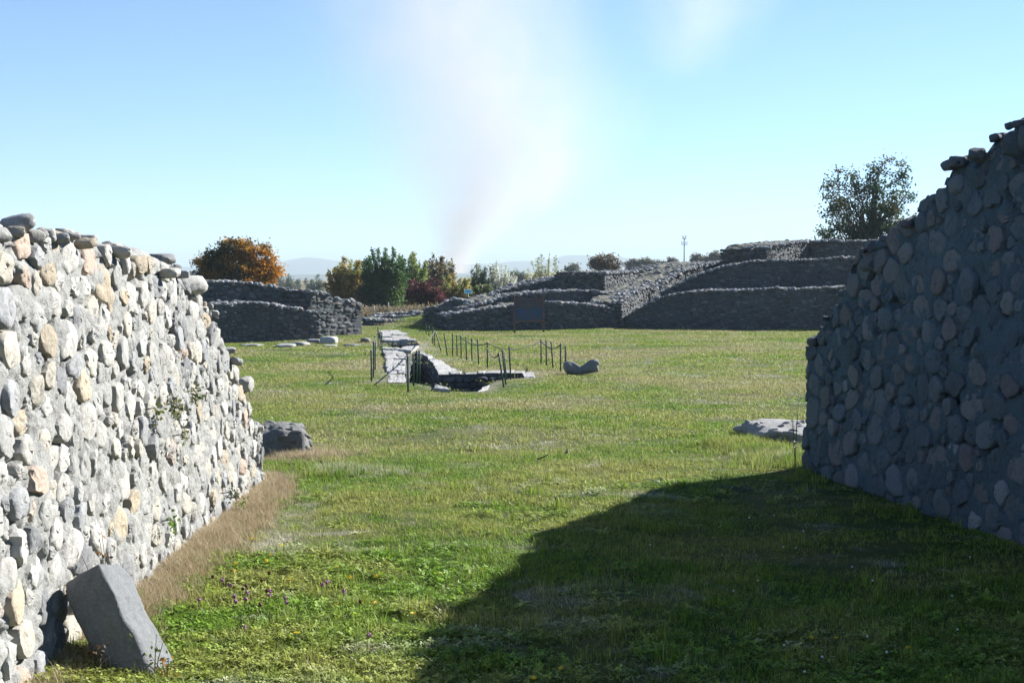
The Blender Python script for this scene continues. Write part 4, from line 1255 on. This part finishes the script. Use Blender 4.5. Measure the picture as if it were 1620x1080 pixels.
def patch(seed, R, n, h0, h1, w, lean=.6, cfn=None, clumpy=.5):
    r_ = np.random.default_rng(seed); V, Fc, C = [], [], []; k = 0
    cc = r_.normal(0, R * .6, (max(3, n // 14), 2))
    for _ in range(n):
        if r_.random() < clumpy: p = cc[r_.integers(len(cc))] + r_.normal(0, R * .08, 2)
        else: p = r_.normal(0, R * .55, 2)
        h = r_.uniform(h0, h1)
        col = cfn(r_) if cfn else (r_.random(), r_.random(), r_.random())
        k = blade(V, Fc, C, np.array([p[0], p[1], -.01]), r_.uniform(0, 6.28), h, w * r_.uniform(.7, 1.3), h * abs(r_.normal(0, lean)), col, k)
    return np.array(V), np.array(Fc), np.array(C)

def clover_patch(seed, R, n, dand=False):
    r_ = np.random.default_rng(seed); V, Fc, C = [], [], []; k = 0
    for _ in range(n):
        p = r_.normal(0, R * .6, 2); z = r_.uniform(.015, .07); s = r_.uniform(.010, .019); a0 = r_.uniform(0, 6.28)
        tl = r_.normal(0, .35, 2); col = (r_.uniform(0, .6), r_.random(), r_.uniform(.3, 1))
        c = np.array([p[0], p[1], z])
        for j in range(3):
            a = a0 + j * 2.094
            u = np.array([math.cos(a), math.sin(a), math.cos(a) * tl[0] + math.sin(a) * tl[1]]); v = np.array([-math.sin(a), math.cos(a), -math.sin(a) * tl[0] + math.cos(a) * tl[1]])
            V += [c, c + u * s + v * s * .62, c + u * s * 1.7 + v * s * .3, c + u * s * 1.7 - v * s * .3, c + u * s - v * s * .62]
            Fc += [(k, k + 1, k + 2), (k, k + 2, k + 3), (k, k + 3, k + 4)]
            C += [col] * 5; k += 5
        k = blade(V, Fc, C, np.array([p[0], p[1], -.01]), r_.uniform(0, 6), z, .0012, .001, col, k)
    return np.array(V), np.array(Fc), np.array(C)

def rosette(seed):
    r_ = np.random.default_rng(seed); V, Fc, C = [], [], []; k = 0
    for j in range(11):
        a = j * .571 + r_.normal(0, .2); L_ = r_.uniform(.07, .13); w = r_.uniform(.010, .018); up = r_.uniform(.1, .6)
        col = (.2, r_.uniform(.2, .9), r_.uniform(.4, 1))
        u = np.array([math.cos(a), math.sin(a)]); v = np.array([-u[1], u[0]])
        prev = None
        for t, ww in ((0, .3), (.35, .8), (.7, 1.), (1, .1)):
            c = u * L_ * t; z = L_ * (up * t - .45 * t * t)
            V += [np.array([*(c + v * w * ww), z]), np.array([*(c - v * w * ww), z])]; C += [col] * 2
            if prev is not None: Fc += [(prev, prev + 1, k + 1), (prev, k + 1, k)]
            prev = k; k += 2
    return np.array(V), np.array(Fc), np.array(C)

def scatter(name, label, P, scale, rotz, idx, protos, mat, kind='stuff', cat='grass', tilt=None):
    """instances of small tuft meshes on the points P (one object)"""
    z = gh(P[:, 0], P[:, 1])
    me = bpy.data.meshes.new(name)
    n = len(P)
    me.vertices.add(n); me.vertices.foreach_set('co', np.column_stack([P, z]).astype(np.float32).ravel())
    for an, dat in (('scl', scale), ('rz', rotz)):
        a = me.attributes.new(an, 'FLOAT', 'POINT'); a.data.foreach_set('value', np.asarray(dat, np.float32))
    a = me.attributes.new('idx', 'INT', 'POINT'); a.data.foreach_set('value', np.asarray(idx, np.int32))
    o = bpy.data.objects.new(name, me); link(o, None, label, cat, None, kind)
    ng = bpy.data.node_groups.new(name + '_nodes', 'GeometryNodeTree')
    ng.interface.new_socket('Geometry', in_out='INPUT', socket_type='NodeSocketGeometry')
    ng.interface.new_socket('Geometry', in_out='OUTPUT', socket_type='NodeSocketGeometry')
    N = ng.nodes; Lk = ng.links
    gi = N.new('NodeGroupInput'); go = N.new('NodeGroupOutput')
    ip = N.new('GeometryNodeInstanceOnPoints'); ip.inputs['Pick Instance'].default_value = True
    g2i = N.new('GeometryNodeJoinGeometry')
    for pm in reversed(protos):
        po = bpy.data.objects.new(name + '_tuft', pm)
        oi = N.new('GeometryNodeObjectInfo'); oi.inputs['Object'].default_value = po; oi.inputs['As Instance'].default_value = True
        Lk.new(oi.outputs['Geometry'], g2i.inputs[0])
    Lk.new(gi.outputs[0], ip.inputs['Points']); Lk.new(g2i.outputs[0], ip.inputs['Instance'])
    def attr(nm, tp):
        a = N.new('GeometryNodeInputNamedAttribute'); a.data_type = tp; a.inputs['Name'].default_value = nm; return a.outputs['Attribute']
    cmb = N.new('ShaderNodeCombineXYZ'); Lk.new(attr('rz', 'FLOAT'), cmb.inputs[2])
    e2r = N.new('FunctionNodeEulerToRotation'); Lk.new(cmb.outputs[0], e2r.inputs[0])
    Lk.new(e2r.outputs[0], ip.inputs['Rotation']); Lk.new(attr('scl', 'FLOAT'), ip.inputs['Scale']); Lk.new(attr('idx', 'INT'), ip.inputs['Instance Index'])
    Lk.new(ip.outputs[0], go.inputs[0])
    md = o.modifiers.new('scatter', 'NODES'); md.node_group = ng
    return o

WALLL = [(-2.33, 3), (-2.36, 9), (-2.42, 13), (-2.42, 13.3), (-2.7, 13.8), (-4, 13.9), (-4, 3)]
WALLR = [(5.4, 3), (3.86, 10.7), (3.05, 14.7), (3.3, 15.05), (5, 15.1), (8, 3)]
def free(P, soft=.0):
    k = ~inpoly(P, WALLL) & ~inpoly(P, WALLR)
    for t in TRS: k &= ~inpoly(P, t) & (polydist(P, t) > .22)
    for t in SLABS: k &= ~inpoly(P, t)
    for t in FOOT: k &= ~inpoly(P, t)
    return k
def dirtmask(P):
    d = np.where(inpoly(P, TRD), 1., 0.) * np.clip(.6 + 1.2 * fbm(P[:, 0] * .8, P[:, 1] * .8, 0, 31, 3), 0, 1)
    bare = np.clip((fbm(P[:, 0] * .9 + 4, P[:, 1] * .55, 0, 61, 4) - .18) * 5, 0, .75)
    return np.maximum(d * .95, bare)

def band(y0, y1, dens, seed):
    r_ = np.random.default_rng(seed)
    ar = .375 * (y1 ** 2 - y0 ** 2) + .6 * (y1 - y0)
    n = int(ar * dens)
    y = np.sqrt(r_.uniform(y0 ** 2, y1 ** 2, n)); x = r_.uniform(-1, 1, n) * (.375 * y + .3)
    P = np.stack([x, y], 1)
    P = P[free(P)]
    P = P[r_.random(len(P)) > dirtmask(P)]
    return P, r_

lawn_p = [make_mesh('turf_tuft', *patch(300 + i, .20, 130, .012, .042, .0022, .9)[:2], M_grass, patch(300 + i, .20, 130, .012, .042, .0022, .9)[2], False) for i in range(5)]
long_p = [make_mesh('grass_tuft', *patch(320 + i, .10, 60, .05, .13, .0024, .5)[:2], M_grass, patch(320 + i, .10, 60, .05, .13, .0024, .5)[2], False) for i in range(4)]
clov_p = []
for i in range(4):
    v, f, c = clover_patch(340 + i, .13, 60); clov_p.append(make_mesh('clover_tuft', v, f, M_grass, c, False))
ros_p = []
for i in range(2):
    v, f, c = rosette(350 + i); ros_p.append(make_mesh('rosette', v, f, M_grass, c, False))
def dcol(r_):
    t = r_.random(); a = np.array((.42, .31, .18)) * (1 - t) + np.array((.62, .52, .36)) * t
    if r_.random() < .12: a = np.array((.24, .12, .05))
    elif r_.random() < .18: a = np.array((.16, .20, .04))
    return tuple(a * r_.uniform(.7, 1.2))
dry_p = []
for i in range(4):
    v, f, c = patch(360 + i, .13, 110, .05, .17, .0016, .9, dcol, .3); dry_p.append(make_mesh('straw_tuft', v, f, M_dry, c, False))
wide_p = []
for i in range(4):
    v, f, c = patch(380 + i, .42, 260, .012, .045, .0055, .9); wide_p.append(make_mesh('meadow_tuft', v, f, M_grass, c, False))

P, r_ = band(6.2, 17, 70, 1)
hs = 1 + .5 * fbm(P[:, 0] * 1.5, P[:, 1] * 1.5, 0, 71, 3)
scatter('lawn_grass', 'short mown grass in the near part of the gateway', P, hs * r_.uniform(.7, 1.3, len(P)), r_.uniform(0, 6.28, len(P)), r_.integers(0, 5, len(P)), lawn_p, M_grass)
P, r_ = band(17, 32, 13, 2)
scatter('meadow_grass', 'short patchy grass around the channel', P, r_.uniform(.6, 1.2, len(P)), r_.uniform(0, 6.28, len(P)), r_.integers(0, 4, len(P)), wide_p, M_grass)
P, r_ = band(32, 72, 4.5, 3)
scatter('meadow_grass', 'grass stretching to the foot of the ruined tiers', P, r_.uniform(.8, 1.6, len(P)), r_.uniform(0, 6.28, len(P)), r_.integers(0, 4, len(P)), wide_p, M_grass)
# lusher growth near the camera, left
def lush(P):
    m = np.exp(-((P[:, 0] + 1.45) / .75) ** 2) * np.clip((11 - P[:, 1]) / 2.5, 0, 1)
    m = m + .35 * np.clip((9.0 - P[:, 1]) / 2, 0, 1) + .10 * np.clip(fbm(P[:, 0] * .9, P[:, 1] * .9, 0, 81, 3) * 3, 0, 1)
    return m
P, r_ = band(6.2, 14, 150, 4)
P = P[r_.random(len(P)) < lush(P) * 1.0]
scatter('clover', 'lush clover leaves growing through the grass by the leaning block', P, r_.uniform(.45, .8, len(P)), r_.uniform(0, 6.28, len(P)), r_.integers(0, 4, len(P)), clov_p, M_grass, cat='clover')
P, r_ = band(6.2, 20, 34, 5)
P = P[r_.random(len(P)) < .15 + lush(P) * .8]
scatter('tall_grass', 'longer grass blades standing above the turf', P, r_.uniform(.45, 1.1, len(P)), r_.uniform(0, 6.28, len(P)), r_.integers(0, 4, len(P)), long_p, M_grass)
P, r_ = band(6.2, 16, 5, 6)
scatter('dandelion_leaves', 'flat rosettes of broad leaves in the turf', P, r_.uniform(.6, 1.2, len(P)), r_.uniform(0, 6.28, len(P)), r_.integers(0, 2, len(P)), ros_p, M_grass, cat='weeds')
# straw along the foot of the left wall, and round the stubs
r_ = np.random.default_rng(66)
y = r_.uniform(6.4, 14.2, 1500)
wdt = np.interp(y, [6.4, 8, 9.5, 12, 14.2], [.09, .16, .22, .26, .22])
x = np.interp(y, [7, 9, 13, 14.2], [-2.28, -2.32, -2.36, -2.5]) + np.abs(r_.normal(0, 1, 1500)) * wdt * .55 + .0
P = np.stack([x, y], 1)
q = np.stack([WX(485, 16.1) + r_.normal(0, .22, 120), 16.0 + r_.normal(0, .3, 120)], 1)
P = np.vstack([P, q]); P = P[~inpoly(P, WALLL)]
# keep straw off the block
P = P[~((P[:, 0] < -1.75) & (P[:, 1] < 7.6) & (r_.random(len(P)) < .85))]
scatter('dry_grass', 'tawny dry straw along the foot of the sunlit wall', P, r_.uniform(.35, .8, len(P)), r_.uniform(0, 6.28, len(P)), r_.integers(0, 4, len(P)), dry_p, M_dry, cat='dry grass')
# tall grass by right stub
P = np.stack([np.concatenate([r_.normal(2.85, .28, 170), r_.normal(3.0, .35, 130), r_.normal(-1.9, .3, 60)]), np.concatenate([r_.normal(16.6, .3, 170), r_.normal(15.7, .4, 130), r_.normal(14.6, .3, 60)])], 1)
P = P[free(P)]
scatter('tall_grass', 'tufts of long grass round the pale stub at the shaded wall', P, r_.uniform(.6, 1.15, len(P)), r_.uniform(0, 6.28, len(P)), r_.integers(0, 4, len(P)), long_p, M_grass)

# ------------------------------------------------------------------ flowers and small plants
def flower_mesh(kind, seed):
    r_ = np.random.default_rng(seed); sp = Soup()
    if kind == 'pink':
        V, Fc = ICO[2]; V = V.copy() * (1 + .25 * r_.standard_normal(len(V)))[:, None]
        sp.add(V * (.011, .011, .012) + (0, 0, 0), Fc, (.30, .12, .26))
    elif kind == 'brown':
        V, Fc = ICO[1]; sp.add(V * (.012, .012, .017), Fc, (.10, .035, .02))
    elif kind == 'white':
        V, Fc = ICO[1]; sp.add(V * (.008, .008, .007), Fc, (.75, .78, .74))
    else:
        n = 12
        V = [(0, 0, .004)]; 
        for i in range(n):
            a = i / n * 6.283; rr = .017 if i % 2 else .010
            V.append((rr * math.cos(a), rr * math.sin(a), .003 * (i % 2)))
        Fc = [(0, 1 + i, 1 + (i + 1) % n) for i in range(n)]
        sp.add(np.array(V), np.array(Fc), (.75, .50, .02))
    return sp
def flower(px, py, kind, hh, label, group, k):
    x, y = G(px, py + hh * F / G(px, py)[1] * .85); 
    z = float(gh(np.array([x]), np.array([y]))[0])
    root = empty({'pink': 'clover_flower', 'yellow': 'yellow_flower', 'brown': 'seed_head', 'white': 'daisy'}[kind], (x, y, z), label, 'flower', group)
    o = flower_mesh(kind, k).build('blossom', M_petal, root, smooth=False); o.location = (0.01, 0, hh); o.rotation_euler = (random.uniform(-.5, .9), random.uniform(-.4, .4), 0)
    V, Fc = tube([(0, 0, -.01), (.002, .004, hh * .5), (.01, 0, hh)], .0018, 4); mobj('stem', V, Fc, M_leaf, np.tile((.06, .12, .03), (len(V), 1)), parent=root)
pk = [(344, 916), (358, 922), (385, 935), (382, 944), (364, 941), (366, 948), (420, 940), (445, 945), (447, 952), (308, 947), (505, 923), (539, 939), (578, 1010), (421, 930), (512, 921), (380, 990)]
NUM = ['first', 'second', 'third', 'fourth', 'fifth', 'sixth', 'seventh', 'eighth', 'ninth', 'tenth', 'eleventh', 'twelfth', 'thirteenth', 'fourteenth', 'fifteenth', 'sixteenth', 'seventeenth', 'eighteenth', 'nineteenth']
for i, (a, b) in enumerate(sorted(pk)):
    flower(a, b, 'pink', random.uniform(.09, .15), NUM[i] + ' from the left of the pink clover blossoms by the leaning block', 'pink clover flowers near the leaning block', i)
yl = [(393, 858), (441, 863), (422, 881), (365, 903), (416, 890), (367, 894), (452, 914), (528, 897), (550, 910), (591, 906), (648, 970), (650, 972), (588, 952), (527, 955), (462, 1002), (693, 899), (760, 897), (985, 809)]
for i, (a, b) in enumerate(sorted(yl)):
    flower(a, b, 'yellow', random.uniform(.05, .10), NUM[i] + ' from the left of the yellow flowers in sunlit grass', 'yellow flowers in the sunlit grass', 100 + i)
SH = [(1286, 1011, 'yellow'), (1325, 1011, 'yellow'), (1464, 1075, 'yellow'), (842, 1071, 'yellow'), (885, 1056, 'yellow'), (1440, 1025, 'yellow')]
SH += [(a, b, 'white') for a, b in [(1028, 860), (1383, 918), (1406, 1036), (1375, 1009), (1272, 842), (1225, 820), (1186, 822), (1240, 865), (1260, 866), (1200, 915), (1538, 882), (1510, 940), (1303, 1042), (1275, 1065), (1242, 1020), (1519, 994), (1350, 897), (1161, 929)]]
SH += [(a, b, 'brown') for a, b in [(420, 905), (408, 915), (383, 925), (378, 928), (405, 953), (416, 933), (330, 914), (565, 958)]]
for kd in ('yellow', 'white', 'brown'):
    for i, (a, b, _) in enumerate(sorted(t for t in SH if t[2] == kd)):
        if kd == 'brown': flower(a, b, 'brown', random.uniform(.10, .16), NUM[i] + ' from the left of the dark brown seed heads by the leaning block', 'brown seed heads near the leaning block', 300 + i)
        else: flower(a, b, kd, random.uniform(.04, .07), NUM[i] + f' from the left of the {kd} flowers in the shaded grass', f'{kd} flowers in the shaded grass', 300 + i)

def wall_plant(px, py, s, lb, pal, n=60, drop=.6):
    y = 2.34 * F / (810 - px); x = -2.30; z = WZ(py, y)
    r_ = np.random.default_rng(int(px)); root = empty('wall_plant', (x, y, z), lb, 'plant')
    V, Fc = tube([(-.03, 0, 0), (.03, 0, .01), (.06, 0, -.02)], .004, 4); mobj('stem', V, Fc, M_bark, parent=root)
    P = r_.normal(0, s, (n, 3)) * (.5, 1, 1) + (.05, 0, -s * .3)
    V, Fc, C = leaves_soup(P, np.full(n, .018), np.array(pal)[r_.integers(0, len(pal), n)], r_, 1.4)
    mobj('foliage', V, Fc, M_leaf, C, parent=root, smooth=False)
MO = [(.10, .12, .02), (.16, .14, .03), (.06, .08, .02)]
wall_plant(258, 640, .06, 'olive tuft growing out of the middle of the sunlit wall', MO, 110)
wall_plant(290, 620, .05, 'small dark tuft in the sunlit wall, just above and right of the olive one', [(.05, .07, .02), (.09, .10, .03)], 80)
wall_plant(225, 648, .03, 'tiny tuft in a joint left of the olive tuft', MO, 40)
wall_plant(250, 826, .04, 'bright green sprig low on the sunlit wall', [(.08, .16, .02), (.13, .2, .03)], 60)
wall_plant(362, 808, .07, 'leafy green plant at the base of the sunlit wall near its end', [(.07, .11, .02), (.12, .16, .04)], 120)
wall_plant(344, 782, .04, 'dark tuft just above the leafy plant at the wall foot', [(.04, .05, .02)], 60)
wall_plant(268, 690, .03, 'wisp of moss below the olive tuft', MO, 36)

def weed(x, y, h, lb, seed, pal, nl=60, spread=.12, name='weed'):
    r_ = np.random.default_rng(seed); z = float(gh(np.array([x]), np.array([y]))[0])
    root = empty(name, (x, y, z), lb, 'weed'); sp = Soup(); LP = []
    for i in range(4):
        e = np.array([r_.normal(0, spread), r_.normal(0, spread * .6), h * r_.uniform(.7, 1)])
        pts = np.array([(0, 0, -.02), e * (.35, .35, .5), e]); V, Fc = tube(pts, [.004, .003, .0015], 4); sp.add(V, Fc, (.10, .11, .05))
        t = r_.random(nl // 4)[:, None]; LP.append(pts[0] * (1 - t) ** 2 + 2 * pts[1] * t * (1 - t) + e * t * t + r_.normal(0, .018, (nl // 4, 3)))
    sp.build('stem', M_leaf, root)
    P = np.concatenate(LP); V, Fc, C = leaves_soup(P, np.full(len(P), .016), np.array(pal)[r_.integers(0, len(pal), len(P))], r_, 1.8)
    mobj('foliage', V, Fc, M_leaf, C, parent=root, smooth=False)
weed(-1.80, 7.08, .30, 'thin pale green weed in front of the leaning block', 1, [(.12, .18, .04), (.2, .24, .08)])
weed(-1.72, 7.0, .16, 'short weed with rusty leaves at the foot of the leaning block', 2, [(.22, .10, .03), (.10, .14, .03)])
weed(-2.10, 7.02, .20, 'dry curled weed in the dark hollow beside the leaning block', 3, [(.14, .10, .06), (.10, .07, .04)], 80, .05)
weed(-2.16, 7.62, .62, 'reddish dry weed behind the top of the leaning block', 4, [(.25, .10, .03), (.15, .08, .04)], 36, .08)
weed(2.98, 14.9, .86, 'bare pale sprig at the end of the shaded wall', 5, [(.3, .3, .26)], 16, .10)
x_, y_ = G(1050, 768)
for i, (a, b, l2) in enumerate([(1050, 768, 'broad-leaved dark green plant alone in the sunlit grass'), (1170, 780, 'small dark-leaved plant at the rim of the big shadow')]):
    x_, y_ = G(a, b)
    v, f, c = rosette(400 + i); c = np.tile((.035, .07, .02), (len(v), 1))
    o = mobj('broadleaf_plant', v * 1.9, f, M_leaf, c, smooth=False, label=l2, cat='plant'); o.location = (x_, y_, float(gh(np.array([x_]), np.array([y_]))[0]) + .01)
for i, (a, b, l2) in enumerate([(858, 733, 'dark curled leaf on the grass, nearer of the pair'), (896, 722, 'dark curled leaf on the grass, farther of the pair')]):
    x_, y_ = G(a, b)
    t = np.linspace(0, 1, 6); w = np.array([.002, .016, .02, .014, .006, .001])
    V = []
    for tt, ww in zip(t, w): V += [(tt * .12 - .06, -ww, .02 + .05 * tt * tt), (tt * .12 - .06, 0, .012 + .05 * tt * tt), (tt * .12 - .06, ww, .026 + .05 * tt * tt)]
    Fc = []
    for k in range(5):
        for j in range(2): b0 = k * 3 + j; Fc.append((b0, b0 + 1, b0 + 4, b0 + 3))
    o = mobj('fallen_leaf', np.array(V), np.array(Fc), M_leaf, np.tile((.025, .025, .025), (len(V), 1)), label=l2, cat='leaf', group='dark leaves on the grass')
    o.location = (x_, y_, float(gh(np.array([x_]), np.array([y_]))[0]) + .03); o.rotation_euler = (0, 0, .4 * i * 3)

# ------------------------------------------------------------------ smoke and haze
def smoke(name, label, y, pts, dens, seed, alb=(.645, .60, .57)):
    """pts: (px, py, radius_px). column built where it stands"""
    k = y / F
    z = np.array([WZ(p[1], y) for p in pts]); x = np.array([WX(p[0], y) for p in pts]); R = np.array([p[2] * k for p in pts])
    x0 = x[0]; z0 = z[0]
    zz = np.linspace(z[0], z[-1], 26); xx = np.interp(zz, z, x); RR = np.interp(zz, z, R)
    aa = np.linspace(0, 2 * np.pi, 20, endpoint=False)
    V = np.concatenate([np.column_stack([a_ - x0 + np.cos(aa) * b_ * 2.3, np.sin(aa) * b_ * 2.3, aa * 0 + c_ - z0]) for a_, b_, c_ in zip(xx, RR, zz)])
    Fc = [[i * 20 + j, i * 20 + (j + 1) % 20, (i + 1) * 20 + (j + 1) % 20, (i + 1) * 20 + j] for i in range(25) for j in range(20)] + [list(range(20))[::-1], list(range(500, 520))]
    m, nt, out = mat_new(name); N = NT(nt)
    pos = N.n('ShaderNodeTexCoord').outputs['Object']
    sp = N.n('ShaderNodeSeparateXYZ', i_0=pos)
    zf = N.math('DIVIDE', sp.outputs[2], float(z[-1] - z[0]))
    def curve(vals):
        fc = N.n('ShaderNodeFloatCurve'); nt.links.new(zf, fc.inputs['Value']); cu = fc.mapping.curves[0]
        ts = (z - z[0]) / (z[-1] - z[0])
        while len(cu.points) < len(ts): cu.points.new(.5, .5)
        for p_, t_, v_ in zip(cu.points, ts, vals): p_.location = (t_, v_); p_.handle_type = 'VECTOR' if False else 'AUTO'
        fc.mapping.update(); return fc.outputs[0]
    xmax, xmin = (x - x0).max() + 1, (x - x0).min() - 1
    cxn = N.math('ADD', N.math('MULTIPLY', curve((x - x0 - xmin) / (xmax - xmin)), float(xmax - xmin)), float(xmin))
    Rn = N.math('MULTIPLY', curve(R / R.max()), float(R.max()))
    w1 = N.n('ShaderNodeTexNoise'); w1.inputs['Scale'].default_value = .12; w1.inputs['Detail'].default_value = 3; nt.links.new(pos, w1.inputs['Vector'])
    ws = N.n('ShaderNodeSeparateColor', i_0=w1.outputs['Color'])
    dx = N.math('DIVIDE', N.math('SUBTRACT', sp.outputs[0], cxn), Rn); dx = N.math('ADD', dx, N.math('MULTIPLY', N.math('SUBTRACT', ws.outputs[0], .5), .7))
    dy = N.math('DIVIDE', sp.outputs[1], Rn)
    r2 = N.math('ADD', N.math('MULTIPLY', dx, dx), N.math('MULTIPLY', dy, dy))
    fall = N.math('POWER', 2.718, N.math('MULTIPLY', r2, -.95))
    edge = N.math('SUBTRACT', fall, .03, clamp=True)
    nz = N.noise(pos, .16, 5, .6, .5)
    d = N.math('MULTIPLY', N.math('MULTIPLY', edge, N.ramp(nz, .15, .75)), N.math('DIVIDE', dens, Rn))
    d = N.math('MULTIPLY', d, N.math('SUBTRACT', 1.15, zf, clamp=True))
    if seed == 2: d = N.math('MULTIPLY', d, N.ramp(zf, .02, .45))
    pv = N.n('ShaderNodeVolumePrincipled', i_Color=(*alb, 1)); pv.inputs['Anisotropy'].default_value = .4
    nt.links.new(d, pv.inputs['Density'])
    nt.links.new(pv.outputs[0], out.inputs['Volume'])
    o = mobj(name, V, Fc, m, smooth=False, label=label, cat='smoke', kind='stuff'); o.location = (x0, y, z0)
smoke('smoke', 'pale column of smoke rising behind the bushes and spreading upward', 170,
      [(718, 432, 17), (724, 400, 27), (742, 350, 62), (775, 280, 112), (778, 200, 138), (745, 110, 150), (715, 0, 160), (690, -160, 170), (680, -260, 130)], 1.2, 1)
smoke('smoke', 'faint high wisp of smoke right of the column', 190, [(1070, 140, 40), (1090, 60, 70), (1110, 10, 80), (1090, -60, 90), (1060, -140, 80)], .45, 2)

hz = 2 * 110
m, nt, out = mat_new('haze'); N = NT(nt)
pv = N.n('ShaderNodeVolumePrincipled', i_Color=(.50, .60, .66, 1), i_Density=.0003); nt.links.new(pv.outputs[0], out.inputs['Volume'])
sp = Soup(); sp.add(*boxvf((-9500, -9500, -4), (9500, 9500, 120))); sp.build('haze', m, None, smooth=False, kind='stuff')
